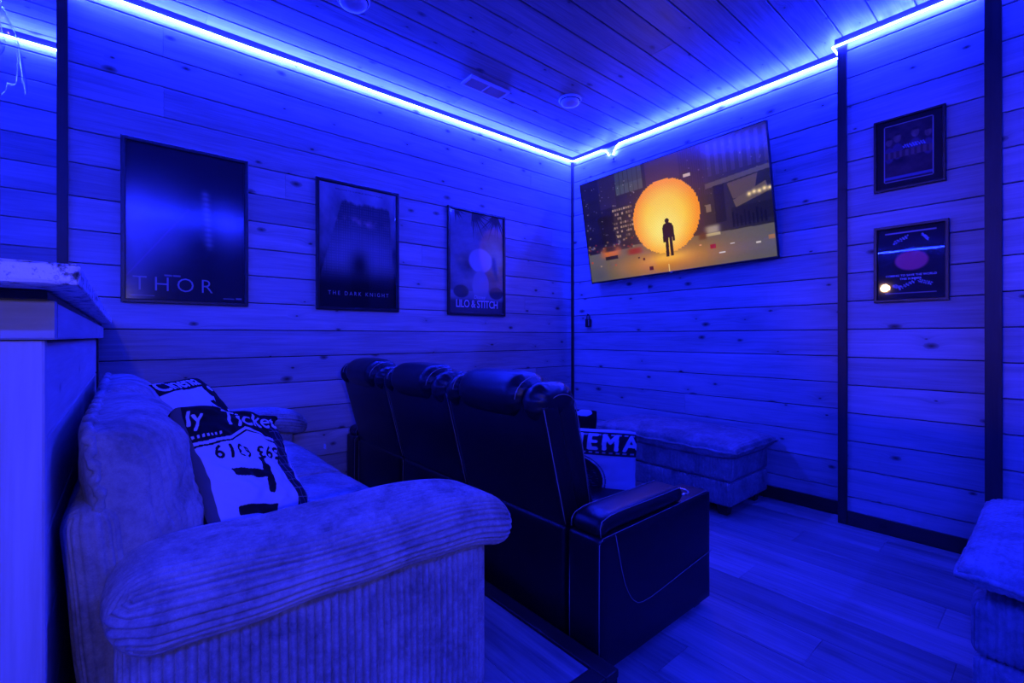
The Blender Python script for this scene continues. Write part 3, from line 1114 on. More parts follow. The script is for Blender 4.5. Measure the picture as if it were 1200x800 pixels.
# ------------------------------------------------------------------ black leather reclining sofa
rec = empty('reclining_sofa', (1.17, -2.0, 0), 'three-seat black leather reclining sofa with pale stitching facing the television', 'sofa')
RX0, RX1 = 0.195, 2.115
SEATS = [(1.487, 2.112), (0.845, 1.475), (0.20, 0.833)]
L_ = M['leather']


def lean_rec(z0, k):
    def f(V):
        V = V.copy()
        V[:, 1] -= (V[:, 2] - z0) * k
        return V
    return f


for i, (x0, x1) in enumerate(SEATS):
    w = x1 - x0
    xm = (x0 + x1) / 2
    # rear lower panel
    VF = rbox(w - 0.006, 0.20, 0.43, 0.02, step=0.04, puff=(0, 0.012, 0), rough=0.0015, seed=i)
    place('base_panel', VF, L_, rec, (xm, -2.245, 0.255))
    MB().tube([(x0 + 0.008, -2.344, 0.05), (x0 + 0.008, -2.348, 0.25), (x0 + 0.010, -2.345, 0.455)], 0.0016, 6).build('stitching', M['stitch'], rec)
    # seat cushion and footrest
    VF = rbox(w - 0.01, 0.62, 0.16, 0.05, step=0.04, puff=(0, 0, 0.025))
    place('seat', VF, L_, rec, (xm, -1.86, 0.345))
    VF = rbox(w - 0.01, 0.09, 0.30, 0.03, step=0.04, puff=(0, 0.015, 0))
    place('footrest', VF, L_, rec, (xm, -1.60, 0.22))
    # backrest: rear shell, front padding, head roll with two gathered bolsters
    zc = 0.685
    VF = rbox(w, 0.085, 0.46, 0.018, step=0.03, puff=(0, 0.006, 0), rough=0.001, seed=30 + i)
    back = place('backrest', VF, L_, rec, (xm, -2.352, zc), lean_rec(0, 0.255))
    VF = rbox(w - 0.01, 0.125, 0.50, 0.055, step=0.03, puff=(0, 0.02, 0), rough=0.003, seed=40 + i)
    place('back_padding', VF, L_, rec, (xm, -2.262, zc + 0.015), lean_rec(0, 0.255))
    bw = 0.115
    rw = w - 2 * bw + 0.02

    def gather(hw):
        def f(V):
            V = V.copy()
            e = np.clip((np.abs(V[:, 0]) - (hw - 0.05)) / 0.05, 0, 1)
            an = np.arctan2(V[:, 2], V[:, 1])
            s = 1 - 0.06 * e + 0.045 * e * np.sin(an * 17)
            V[:, 1] *= s
            V[:, 2] *= s
            return V
        return f
    VF = rbox(rw, 0.205, 0.155, 0.074, step=0.012, puff=(0, 0.008, 0.012), rough=0.0015, seed=50 + i)
    hp = place('head_roll', VF, L_, rec, (xm, -2.385, 0.935), gather(rw / 2))
    for s in (-1, 1):
        xb = xm + s * (w / 2 - bw / 2 - 0.002)
        VF = rbox(bw, 0.215, 0.125, 0.058, step=0.01, puff=(0, 0.006, 0.01), rough=0.003, seed=60 + 2 * i + s)
        bo = place('bolster', VF, L_, rec, (xb, -2.365, 0.918), gather(bw / 2))
        # pale seam where roll and bolster meet, over the top
        xs = xm + s * (rw / 2 - 0.004)
        arc = []
        for q in range(13):
            an = math.pi * (0.02 + 0.96 * q / 12)
            arc.append((xs, -2.385 - 0.104 * math.cos(an), 0.925 + 0.083 * math.sin(an)))
        MB().tube(arc, 0.0018, 6).build('stitching', M['stitch'], rec, smooth=True)
        # arch and edge seams on the end of the backrest
        xe = xm + s * (w / 2 + 0.0005)
        arch = []
        for q in range(15):
            an = math.pi * q / 14
            arch.append((xe - s * 0.006, -2.352 - 0.075 * math.cos(an), 0.895 + 0.052 * math.sin(an)))
        MB().tube([(xe, -2.2025, 0.50), (xe - s * 0.003, -2.245, 0.75)] + arch[::-1], 0.0017, 6).build('stitching', M['stitch'], rec, smooth=True)
        edge = [(xe - s * 0.004, -2.352 - 0.0425 - 0.0015 - (z - zc) * 0.255 + (0.006 if 0 else 0), z) for z in np.linspace(0.475, 0.9, 8)]
        MB().tube([(p[0], p[1] + 0.006, p[2]) for p in edge], 0.0017, 6).build('stitching', M['stitch'], rec, smooth=True)
for s, x0, x1 in ((1, 2.146, 2.29), (-1, 0.04, 0.184)):
    w = x1 - x0
    xm = (x0 + x1) / 2
    VF = rbox(w, 0.745, 0.455, 0.014, step=0.04, puff=(0.004, 0, 0), rough=0.0008, seed=70)

    def arm_top(V):
        V = V.copy()
        t = (V[:, 1] + 0.3725) / 0.745
        V[:, 2] += np.where(V[:, 2] > 0.1, 0.012 * t - 0.004, 0)
        return V
    arm = place('arm', VF, L_, rec, (xm, -1.9925, 0.2575), arm_top)
    VF = rbox(w - 0.008, 0.525, 0.058, 0.026, step=0.012, puff=(0, 0, 0.006), rough=0.0008, seed=71)

    def pad_fn(V):
        V = V.copy()
        V[:, 2] -= 0.016 * np.clip((-V[:, 1] - 0.17) / 0.09, 0, 1) ** 2
        return V
    pad = place('arm_cushion', VF, L_, rec, (xm, -2.092, 0.520), pad_fn)
    for q in (-1, 1):
        xq = xm + q * (w / 2 - 0.012)
        pts = [(xm + q * (w / 2 - 0.006), -2.352, 0.488), (xm + q * (w / 2 - 0.008), -2.353, 0.515)] + [(xq, y, 0.5475 - 0.016 * max(0, (-y - 2.262) / 0.09) ** 2) for y in np.linspace(-2.34, -1.845, 12)]
        MB().tube(pts, 0.0017, 6).build('stitching', M['stitch'], rec, smooth=True)
    # cup holder
    cup = MB().lathe([(0.034, -0.02), (0.036, 0.001), (0.042, 0.004), (0.046, 0.001), (0.046, -0.004)], (xm - s * 0.01, -1.745, 0.4935), 32).build('cup_holder', M['chrome'], rec, smooth=True)
    MB().lathe([(0.0005, 0.0015), (0.0345, 0.0015)], (xm - s * 0.01, -1.745, 0.4925), 32).build('cup_well', M['plastic_black'], cup)
    # seams on the outer face and the rear edges
    xo = x1 + 0.0045 if s > 0 else x0 - 0.0045
    yz = [(-2.287, 0.484), (-2.268, 0.41), (-2.252, 0.351), (-2.235, 0.30), (-2.218, 0.268), (-2.20, 0.24), (-2.183, 0.223), (-2.16, 0.207), (-2.132, 0.20), (-2.08, 0.198), (-2.005, 0.203), (-1.80, 0.222), (-1.625, 0.236)]
    MB().tube([(xo, y, z) for y, z in yz], 0.0014, 6).build('stitching', M['stitch'], rec, smooth=True)
    for xx in (x0 + 0.008, x1 - 0.004):
        MB().tube([(xx, -2.3645, 0.05), (xx, -2.3645, 0.25), (xx, -2.362, 0.465), (xx, -2.345, 0.4795)], 0.0015, 6).build('stitching', M['stitch'], rec, smooth=True)
    xx = x1 - 0.004
    MB().tube([(xx, -2.345, 0.4825), (xx, -1.83, 0.4905), (xx, -1.66, 0.4955), (xx, -1.63, 0.487)], 0.0015, 6).build('stitching', M['stitch'], rec, smooth=True)
    for yy in (-2.32, -1.68):
        MB().box((x0 + 0.03, yy - 0.025, 0.0), (x1 - 0.03, yy + 0.025, 0.032), 0.004).build('foot', M['plastic_black'], rec)


# ------------------------------------------------------------------ ottomans
def ottoman(x0, x1, y0, y1, zlift, label, seed, ov=0.10, top='cord_dark'):
    xm, ym = (x0 + x1) / 2, (y0 + y1) / 2
    w, d = x1 - x0, y1 - y0
    root = empty('ottoman', (xm, ym, 0), label, 'ottoman')
    for sx in (-1, 1):
        for sy in (-1, 1):
            px, py = xm + sx * (w / 2 - 0.075), ym + sy * (d / 2 - 0.075)
            mb = MB()
            V = []
            for z, r in ((0.0, 0.028), (0.02, 0.03), (0.075, 0.04)):
                V += [(px - r, py - r, z), (px + r, py - r, z), (px + r, py + r, z), (px - r, py + r, z)]
            F4 = [(3, 2, 1, 0)]
            for k in (0, 4):
                for q in range(4):
                    F4.append((k + q, k + (q + 1) % 4, k + 4 + (q + 1) % 4, k + 4 + q))
            mb.add(V, F4)
            mb.build('foot', M['espresso'], root)
    VF = rbox(w, d, 0.155, 0.018, rib=rib_vertical, rib_lam=LAM, rib_amp=0.005, fine=(0.003, 0.003, 0.05))
    place('base', VF, M['cord_dark'], root, (xm, ym, 0.07 + 0.0775))
    VF = rbox(w + 0.008, d + 0.008, 0.165, 0.03, rib=rib_vertical, rib_lam=LAM, rib_amp=0.004, fine=(0.003, 0.003, 0.03), puff=(0.003, 0.003, 0), rough=0.002, seed=seed)
    place('middle_cushion', VF, M['cord_dark'], root, (xm, ym, 0.228 + 0.0825))
    V, Fc, _ = pillow(w + ov, d + ov - 0.01, 0.16, n=200, m=60, pinch=0.015, e=0.30, wr=0.004, seed=seed, rib_axis=0, lam=LAM, amp=0.004, round_=0.01)
    place('top_pillow', (V, Fc), M[top], root, (xm, ym, 0.425 + zlift))
    s = np.linspace(-1, 1, 60)
    loop = [(q, 1.0) for q in s[:-1]] + [(1.0, -q) for q in s[:-1]] + [(-q, -1.0) for q in s[:-1]] + [(-1.0, q) for q in s[:-1]]
    pts = []
    for i, (p, q) in enumerate(loop):
        x, y, z = pillow_point(np.array(p), np.array(q), w + ov, d + ov - 0.01, 0.16, 0.015, 0.3, 0.01)
        pts.append((xm + float(x), ym + float(y), 0.425 + zlift + 0.003 * math.sin(i * 0.7)))
    MB().tube(pts, 0.009, 8, closed=True).build('piping', M[top], root, smooth=True)
    return root


ottoman(0.86, 1.92, -0.63, -0.065, 0.0, 'grey corduroy ottoman against the wall below the television', 31)
ottoman(3.10, 3.95, -1.67, -0.83, 0.035, 'grey corduroy ottoman cut off by the right edge of the frame', 32, 0.07, 'cord')


# ------------------------------------------------------------------ frames and posters
def canvas(W, H):
    v, u = np.mgrid[0:H, 0:W]
    return u / (W - 1), v / (H - 1)                     # u right, v down


def grid_sheet(name, W, H, img, mat, parent, loc, ex, ez):
    """a printed sheet: one colour for each point of a fine grid. loc = top left, ex right, ez down"""
    h, w = img.shape[:2]
    u, v = np.meshgrid(np.linspace(0, 1, w), np.linspace(0, 1, h))
    P = np.array(loc)[None, None] + u[..., None] * W * np.array(ex) + v[..., None] * H * np.array(ez)
    idx = np.arange(w * h).reshape(h, w)
    q = np.stack([idx[:-1, :-1], idx[1:, :-1], idx[1:, 1:], idx[:-1, 1:]], -1).reshape(-1, 4)
    me = make_mesh(name, P.reshape(-1, 3), q, smooth=False, colors=img.reshape(-1, 3))
    return obj(name, me, mat, parent)


def smooth01(x):
    x = np.clip(x, 0, 1)
    return x * x * (3 - 2 * x)


def fbm(u, v, sc, seed, oct_=5):
    rg = np.random.default_rng(seed)
    out = np.zeros_like(u)
    amp = 1.0
    tot = 0
    for o in range(oct_):
        for k in range(5):
            a = rg.uniform(0, 6.28)
            f = sc * 2 ** o * rg.uniform(0.7, 1.3)
            out += amp * np.sin(6.28 * f * (u * math.cos(a) + v * math.sin(a)) + rg.uniform(0, 6.28)) / 5
        tot += amp
        amp *= 0.55
    return out / tot * 1.6


def framed(label, origin, ex, ey, W, H, fw, fd, img, mat_frame, texts, pane='pane_soft'):
    """origin: lower left corner on the wall; ex right, ey out of the wall; local x right, z up, -y out"""
    root = empty('framed_poster', origin, label, 'poster')
    ex, ey = Vector(ex), Vector(ey)
    R = Matrix((ex, -ey, Vector((0, 0, 1)))).transposed().to_4x4()
    root.matrix_world = Matrix.Translation(origin) @ R
    # mitred frame rails
    for k in range(4):
        c = [(0, 0), (W, 0), (W, H), (0, H)]
        i = [(fw, fw), (W - fw, fw), (W - fw, H - fw), (fw, H - fw)]
        a, b = c[k], c[(k + 1) % 4]
        p, q = i[k], i[(k + 1) % 4]
        def lerp(s, t, f):
            return (s[0] + (t[0] - s[0]) * f, s[1] + (t[1] - s[1]) * f)
        V = []
        for f, y in ((0.0, 0.0), (0.0, -fd), (0.12, -fd - 0.002), (0.8, -fd - 0.002), (1.0, -fd + 0.004), (1.0, 0.0)):
            for s, t in ((a, p), (b, q)):
                m = lerp(s, t, f)
                V.append((m[0], y, m[1]))
        Fq = [(2 * r, 2 * r + 2, 2 * r + 3, 2 * r + 1) for r in range(5)]
        Fq += [(0, 2, 4, 6, 8, 10), (1, 11, 9, 7, 5, 3)]
        me = make_mesh('frame_rail', V, Fq, smooth=False)
        bm = bmesh.new()
        bm.from_mesh(me)
        bmesh.ops.recalc_face_normals(bm, faces=bm.faces)
        bm.to_mesh(me)
        bm.free()
        obj('frame_rail', me, M[mat_frame], root)
    yo = -fd * 0.45
    pr_ = grid_sheet('print', W - 2 * fw + 0.004, H - 2 * fw + 0.004, img, M['print'], root, (fw - 0.002, yo, H - fw + 0.002), (1, 0, 0), (0, 0, -1))
    for (body, size, cx, cz, mat, kw) in texts:
        kw = dict(kw)
        sx = kw.pop('sx', 1.0)
        tv, tf = text_mesh(body, size, **kw)
        V = np.stack([cx + tv[:, 0] * sx, np.full(len(tv), yo - 0.0006), cz + tv[:, 1]], -1)
        if size < 0.04:
            obj('lettering', make_mesh('lettering', V, tf, smooth=False), M[mat], pr_)
            continue
        root_of = list(range(len(V)))           # one mesh for each letter

        def find(q):
            while root_of[q] != q:
                q = root_of[q]
            return q
        for f in tf:
            for q in f[1:]:
                root_of[find(q)] = find(f[0])
        sets = {}
        for f in tf:
            sets.setdefault(find(f[0]), []).append(f)
        for fs in sets.values():
            ids = sorted({q for f in fs for q in f})
            mp = {q: k for k, q in enumerate(ids)}
            obj('letter', make_mesh('letter', V[ids], [tuple(mp[q] for q in f) for f in fs], smooth=False), M[mat], pr_)
    yg = yo - 0.003
    me = make_mesh('glass_pane', [(fw - 0.002, yg, fw - 0.002), (W - fw + 0.002, yg, fw - 0.002), (W - fw + 0.002, yg, H - fw + 0.002), (fw - 0.002, yg, H - fw + 0.002)], [(0, 1, 2, 3)], smooth=False)
    obj('glass_pane', me, M[pane], root)
    return root


PW, PH = 0.606, 0.90
LW = dict(ex=(0, 1, 0), ey=(1, 0, 0))
# poster 1: near-black sheet with a soft reflection painted in as a blue glow, and a wide serif-like title
u, v = canvas(130, 195)
glow = np.exp(-(((u - 0.12) / 0.42) ** 2 + ((v - 0.52) / 0.24) ** 2)) + 0.75 * np.exp(-(((u - 0.8) / 0.22) ** 2 + ((v - 0.46) / 0.13) ** 2))
glow *= 1 - 0.5 * smooth01((v - 0.62) / 0.3) * smooth01((u - 0.15) / 0.3)
dark = np.exp(-(((u - 0.62) / 0.2) ** 2 + ((v - 0.62) / 0.35) ** 2))
val = np.clip(0.02 + 0.42 * glow + 0.16 * smooth01((0.3 - u) / 0.3) * smooth01((v - 0.2) / 0.2), 0, 1) * (1 - 0.8 * dark)
diag = np.exp(-((v - 0.86 + u * 0.95) / 0.006) ** 2) * (u < 0.5) * 0.10
img = np.stack([val * 0.8 + diag, val * 0.85 + 0.02 * diag, val + diag], -1)
streak = np.exp(-((u - 0.66 - 0.10 * (v - 0.45)) / 0.03) ** 2) * smooth01((v - 0.22) / 0.06) * smooth01((0.66 - v) / 0.06) * 0.16 * (0.6 + 0.6 * np.sin(v * 90) ** 2)
img += streak[..., None]
for a, b, c, d in ((0.30, 0.36, 0.835, 0.842), (0.37, 0.43, 0.835, 0.842), (0.03, 0.22, 0.972, 0.976), (0.80, 0.90, 0.972, 0.976), (0.92, 0.97, 0.968, 0.978)):
    img[(u > a) & (u < b) & (v > c) & (v < d)] = (0.3, 0.3, 0.32)
framed('framed dark film poster nearest the bar, big spaced four-letter title at its foot', (0.0, -3.575, 1.345), (0, 1, 0), (1, 0, 0), PW, PH, 0.022, 0.022, img, 'black_frame',
       [('THOR', 0.115, 0.235, 0.105, 'ink_mid', dict(spacing=1.45, bold=-0.0012, sx=0.95))])

# poster 2: cloudy towers with a narrow title
u, v = canvas(130, 195)
cl = 0.5 + 0.5 * fbm(u, v, 1.6, 4)
sky = np.clip(0.42 - 0.55 * (v - 0.1) + 0.40 * (cl - 0.5), 0.01, 1)
tower = smooth01((u - (0.32 - 0.42 * v)) / 0.02) * smooth01((0.90 + 0.10 * v - u) / 0.02) * smooth01((v - 0.12 - 0.03 * fbm(u, v * 0, 5.0, 77)) / 0.03)
win = 0.06 * (np.abs((u * 34) % 1 - 0.5) < 0.3) * (np.abs((v * 46) % 1 - 0.5) < 0.3)
tw = 0.10 + win + 0.22 * np.exp(-(((u - 0.5) / 0.5) ** 2 + ((v - 0.55) / 0.2) ** 2)) + 0.05 * cl
val = sky * (1 - tower) + tw * tower
val *= 1 - 0.93 * smooth01((v - 0.62) / 0.22)
fire = np.exp(-(((u - 0.45) / 0.28) ** 2 + ((v - 0.29) / 0.035) ** 2)) * np.clip(fbm(u, v, 4.0, 9) + 0.1, 0, 1)
shade = np.exp(-(((u - 0.5) / 0.13) ** 2 + ((v - 0.64) / 0.13) ** 2))
val = val * (1 - 0.85 * shade)
val = np.clip(val ** 1.25 * 1.15, 0, 0.9)
img = np.stack([val * 0.85 + fire * 0.8, val * 0.9 + fire * 0.45, val + fire * 0.4], -1)
framed('framed film poster in the middle of the left wall with cloudy towers', (0.0, -2.5625, 1.345), (0, 1, 0), (1, 0, 0), PW, PH, 0.022, 0.022, img, 'black_frame',
       [('THE DARK KNIGHT', 0.040, 0.303, 0.118, 'ink_mid', dict(spacing=1.55, sx=0.88)), ('WELCOME TO A WORLD WITHOUT RULES', 0.0165, 0.303, 0.845, 'ink_dark', dict(spacing=1.1))], 'pane_satin')

# poster 3: bright sky, palm leaves, white title
u, v = canvas(130, 195)
cl = 0.5 + 0.5 * fbm(u, v * 2, 1.5, 14)
val = np.clip(0.21 + 0.22 * (cl - 0.5) - 0.06 * v, 0.03, 1)
val = np.where(v > 0.78, 0.20 + 0.1 * cl, val)
leaf = np.zeros_like(u)
for (cx, cy, a0, a1, n_, ln) in ((0.42, -0.03, 15, 100, 11, 0.46), (0.86, -0.03, 60, 150, 11, 0.44), (0.10, -0.02, 10, 90, 7, 0.22)):
    for k in range(n_):
        th = math.radians(a0 + (a1 - a0) * k / (n_ - 1))
        du, dv = u - cx, v * 1.5 - cy
        al = du * math.cos(th) + dv * math.sin(th)
        ac = -du * math.sin(th) + dv * math.cos(th) + 0.12 * al * al
        L_k = ln * (0.75 + 0.25 * math.sin(k * 2.3))
        leaf = np.maximum(leaf, smooth01((0.022 * (1 - al / L_k) + 0.004 - np.abs(ac)) / 0.008) * (al > 0) * (al < L_k))
val = val * (1 - 0.85 * leaf)
blob = smooth01((1 - np.hypot((u - 0.56) / 0.24, (v - 0.47) / 0.13)) * 6)
val = val * (1 - blob) + blob * 0.40
blob2 = smooth01((1 - np.hypot((u - 0.56) / 0.17, (v - 0.72) / 0.16)) * 6)
val = val * (1 - blob2) + blob2 * 0.30
for cx in (0.2, 0.86):
    rk = smooth01((1 - np.hypot((u - cx) / 0.15, (v - 0.79) / 0.07)) * 5)
    val = val * (1 - rk) + rk * 0.06
val *= 1 - 0.75 * smooth01((v - 0.84) / 0.05)
val = np.clip(val * 1.35, 0, 0.9)
img = np.stack([val * 0.9, val * 0.95, val], -1)
framed('framed film poster nearest the room corner with palm leaves and a white title', (0.0, -1.518, 1.34), (0, 1, 0), (1, 0, 0), PW, PH, 0.022, 0.022, img, 'black_frame',
       [('LILO & STITCH', 0.092, 0.303, 0.095, 'ink_light', dict(bold=0.0012, spacing=0.92, sx=0.80)), ('Disney', 0.045, 0.325, 0.158, 'ink_light', dict(shear=0.15))], 'pane_satin')

# two small signed prints on the stepped panel
u, v = canvas(80, 105)
img = np.zeros(u.shape + (3,)) + np.array([0.020, 0.012, 0.010])
inn = (u > 0.13) & (u < 0.86) & (v > 0.08) & (v < 0.90)
base = np.array([0.12, 0.055, 0.06])
tex = (0.6 + 0.5 * fbm(u, v, 3.0, 40))[..., None]
img[inn] = (base * tex)[inn]
for cx, cy, r in ((0.20, 0.31, 0.060), (0.33, 0.27, 0.068), (0.60, 0.25, 0.068), (0.79, 0.29, 0.060)):
    hd = smooth01((1 - np.hypot((u - cx) / r, (v - cy) / (r * 1.15))) * 4)[..., None]
    hair = smooth01((cy - 0.25 * r - v) / (0.5 * r))[..., None]
    img = img * (1 - hd) + hd * (np.array([0.34, 0.17, 0.13]) * (1 - 0.85 * hair) * (0.75 + 0.35 * fbm(u, v, 7.0, 60))[..., None])
    bd = smooth01((1 - np.hypot((u - cx) / (r * 1.5), (v - cy - 0.20) / 0.13)) * 4)[..., None]
    img = img * (1 - 0.7 * bd) + 0.7 * bd * np.array([0.14, 0.08, 0.16])
strip = inn & (v > 0.47) & (v < 0.56)
img[strip] = np.array([0.24, 0.12, 0.09]) * (0.5 + 0.5 * (np.sin(u * 70) > 0))[strip][:, None]
img[inn & (v > 0.83) & (v < 0.87)] = (0.16, 0.15, 0.30)
ln = (((np.abs(u - 0.13) < 0.006) | (np.abs(u - 0.86) < 0.006)) & (v > 0.08) & (v < 0.90)) | (((np.abs(v - 0.08) < 0.005) | (np.abs(v - 0.90) < 0.005)) & (u > 0.13) & (u < 0.86))
img[ln] = (0.5, 0.42, 0.4)
for k in range(26):
    cx, cy = 0.42 + 0.012 * (k % 9) + 0.12 * (k // 9), 0.42 + 0.02 * math.sin(k * 2.1)
    img[np.hypot(u - cx, v - cy) < 0.012] = (0.30, 0.33, 0.55)
framed('small framed signed group photograph, upper of the two on the stepped panel', (2.55, YP, 1.998), (1, 0, 0), (0, -1, 0), 0.3135, 0.415, 0.014, 0.02, img, 'brown_frame', [], 'pane')

u, v = canvas(80, 108)
img = np.zeros(u.shape + (3,)) + np.array([0.014, 0.010, 0.010])
ov = smooth01((1 - np.hypot((u - 0.52) / 0.27, (v - 0.47) / 0.145)) * 5)[..., None]
img = img * (1 - ov) + ov * np.array([0.85, 0.10, 0.14])
ln = (((np.abs(u - 0.12) < 0.006) | (np.abs(u - 0.88) < 0.006)) & (v > 0.07) & (v < 0.92)) | (((np.abs(v - 0.07) < 0.005) | (np.abs(v - 0.92) < 0.005)) & (u > 0.12) & (u < 0.88))
img[ln] = (0.5, 0.42, 0.4)
for cx, cy, L, an in ((0.36, 0.17, 0.24, -0.35), (0.72, 0.16, 0.12, 0.7), (0.46, 0.80, 0.26, -0.4), (0.72, 0.78, 0.2, 0.25), (0.30, 0.82, 0.12, 0.2)):
    for k in range(40):
        t = k / 39 - 0.5
        x = cx + L * t * math.cos(an)
        y = cy + L * t * math.sin(an) + 0.02 * math.sin(k * 0.95)
        img[np.hypot((u - x), (v - y) * 1.3) < 0.008] = (0.42, 0.45, 0.55)
framed('small framed signed print with a red oval, lower of the two on the stepped panel', (2.55, YP, 1.352), (1, 0, 0), (0, -1, 0), 0.326, 0.44, 0.018, 0.022, img, 'brown_frame',
       [('COMING TO SAVE THE WORLD', 0.0155, 0.165, 0.150, 'ink_light', dict(bold=0.0003)), ('THIS SUMMER', 0.0155, 0.165, 0.130, 'ink_light', dict(bold=0.0003))], 'pane')

# ------------------------------------------------------------------ television
tv = empty('television', (0, 0, 0), 'large flat television on the screen wall, showing a glowing yellow ball in a night street', 'television')
TW, TH = 1.65, 0.9405
tv.matrix_world = Matrix.Translation((1.156, -0.151, 2.148)) @ Matrix.Rotation(0.03, 4, 'Z') @ Matrix.Rotation(0.166, 4, 'X') @ Matrix.Rotation(-0.026, 4, 'Y')


def local_part(mb, name, mat, parent, smooth=False):
    return obj(name, make_mesh(name, mb.v, mb.f, smooth=smooth), mat, parent)


local_part(MB().box((-TW / 2, 0.002, -TH / 2), (TW / 2, 0.028, TH / 2), 0.004), 'housing', M['plastic_black'], tv)
bz = 0.007
for a, b in (((-TW / 2, -0.004, TH / 2 - bz), (TW / 2, 0.002, TH / 2)), ((-TW / 2, -0.004, -TH / 2), (TW / 2, 0.002, -TH / 2 + 0.014)),
             ((-TW / 2, -0.004, -TH / 2 + 0.0142), (-TW / 2 + bz, 0.002, TH / 2 - bz - 0.0002)), ((TW / 2 - bz, -0.004, -TH / 2 + 0.0142), (TW / 2, 0.002, TH / 2 - bz - 0.0002))):
    local_part(MB().box(a, b, 0.001), 'bezel', M['plastic_black'], tv)
tvx, tvf = text_mesh('LG', 0.016, bold=0.0004)
obj('logo', make_mesh('logo', np.stack([tvx[:, 0] + 0.01, np.full(len(tvx), -0.0046), tvx[:, 1] - TH / 2 + 0.007], -1), tvf, smooth=False), M['ink_light'], tv)
local_part(MB().box((-0.22, 0.028, -0.2), (0.22, 0.05, 0.2), 0.004), 'mount_plate', M['plastic_black'], tv)
local_part(MB().tube([(-0.15, 0.045, 0.05), (0.02, 0.075, 0.04), (0.0, 0.14, 0.02)], 0.014, 10), 'mount_arm', M['plastic_black'], tv, True)

NW, NH = 560, 315
u, v = canvas(NW, NH)
asp = 16 / 9
img = np.zeros((NH, NW, 3)) + np.array([0.105, 0.085, 0.15])
R5 = np.random.default_rng(50)


def rect(u0, v0, u1, v1, c, a=1.0):
    m = (u >= u0) & (u <= u1) & (v >= v0) & (v <= v1)
    img[m] = img[m] * (1 - a) + np.array(c) * a


def soft(cx, cy, rx, ry, c, a=1.0, p=2.0):
    k = np.exp(-((np.abs(u - cx) / rx) ** p + (np.abs(v - cy) / ry) ** p))[..., None] * a
    img[:] = img * (1 - k) + np.array(c) * k


def poly(pts, c, a=1.0):
    m = np.zeros_like(u, dtype=bool)
    n = len(pts)
    for i in range(n):
        (x0, y0), (x1, y1) = pts[i], pts[(i + 1) % n]
        if y0 == y1:
            continue
        cond = ((v >= min(y0, y1)) & (v < max(y0, y1)) & (u < (v - y0) / (y1 - y0) * (x1 - x0) + x0))
        m ^= cond
    img[m] = img[m] * (1 - a) + np.array(c) * a


# towers of the night street
for (a, b, t, c) in ((0.0, 0.12, 0.0, (0.075, 0.065, 0.115)), (0.12, 0.23, 0.0, (0.12, 0.10, 0.17)), (0.23, 0.42, 0.0, (0.085, 0.085, 0.12)), (0.42, 0.6, 0.0, (0.17, 0.13, 0.19)),
                     (0.6, 0.72, 0.0, (0.12, 0.09, 0.16)), (0.72, 1.0, 0.0, (0.13, 0.115, 0.19)), (0.0, 0.2, 0.3, (0.06, 0.05, 0.09)), (0.7, 1.0, 0.34, (0.11, 0.105, 0.12))):
    rect(a, t, b, 1, c)
for k in range(14):
    rect(0.60 + k * 0.0105, 0.0, 0.604 + k * 0.0105, 0.42, (0.16, 0.12, 0.21), 0.7)
for k in range(8):
    rect(0.74 + k * 0.035, 0.02, 0.756 + k * 0.035, 0.28, (0.19, 0.165, 0.27), 0.8)
# greenish lit office floors
for k in range(6):
    rect(0.235 + k * 0.028, 0.0, 0.260 + k * 0.028, 0.21, (0.20, 0.245, 0.26), 0.8)
    rect(0.235 + k * 0.028, 0.12, 0.260 + k * 0.028, 0.205, (0.26, 0.33, 0.33), 0.5)
for k in range(70):
    a, b = R5.uniform(0.0, 0.36), R5.uniform(0.05, 0.62)
    rect(a, b, a + R5.uniform(0.003, 0.008), b + R5.uniform(0.006, 0.014), (0.62, 0.6, 0.55), R5.uniform(0.2, 0.9))
for r_ in range(7):
    for k in range(9):
        if R5.uniform() < 0.72:
            a, b = 0.195 + k * 0.0145, 0.33 + r_ * 0.042
            rect(a, b, a + 0.011, b + 0.020, (0.75, 0.66, 0.52), R5.uniform(0.25, 0.95))
for k in range(30):
    a, b = R5.uniform(0.62, 1.0), R5.uniform(0.05, 0.65)
    rect(a, b, a + R5.uniform(0.003, 0.007), b + R5.uniform(0.006, 0.012), (0.5, 0.46, 0.42), R5.uniform(0.2, 0.7))
rect(0.62, 0.20, 0.655, 0.225, (0.95, 0.9, 0.85), 0.8)
# awning, columns, lit front at the right
poly([(0.72, 0.33), (1.0, 0.30), (1.0, 0.335), (0.72, 0.37)], (0.27, 0.25, 0.27))
poly([(0.82, 0.37), (0.95, 0.35), (0.93, 0.50), (0.84, 0.50)], (0.30, 0.25, 0.22))
poly([(0.84, 0.51), (0.98, 0.42), (0.99, 0.50), (0.85, 0.57)], (0.34, 0.29, 0.24))
rect(0.755, 0.36, 0.805, 0.66, (0.045, 0.05, 0.055))
rect(0.83, 0.57, 1.0, 0.70, (0.08, 0.075, 0.075))
for k in range(5):
    soft(0.91 + k * 0.021, 0.492 - 0.006 * (k % 2) - 0.003 * k, 0.009, 0.016, (1.0, 0.88, 0.62), 1.0)
for k in range(9):
    a = 0.83 + k * 0.017
    rect(a, 0.60 + 0.02 * (k % 3), a + 0.008, 0.72, (0.03, 0.03, 0.035), 0.9)
rect(0.715, 0.50, 0.738, 0.56, (0.55, 0.5, 0.45), 0.7)
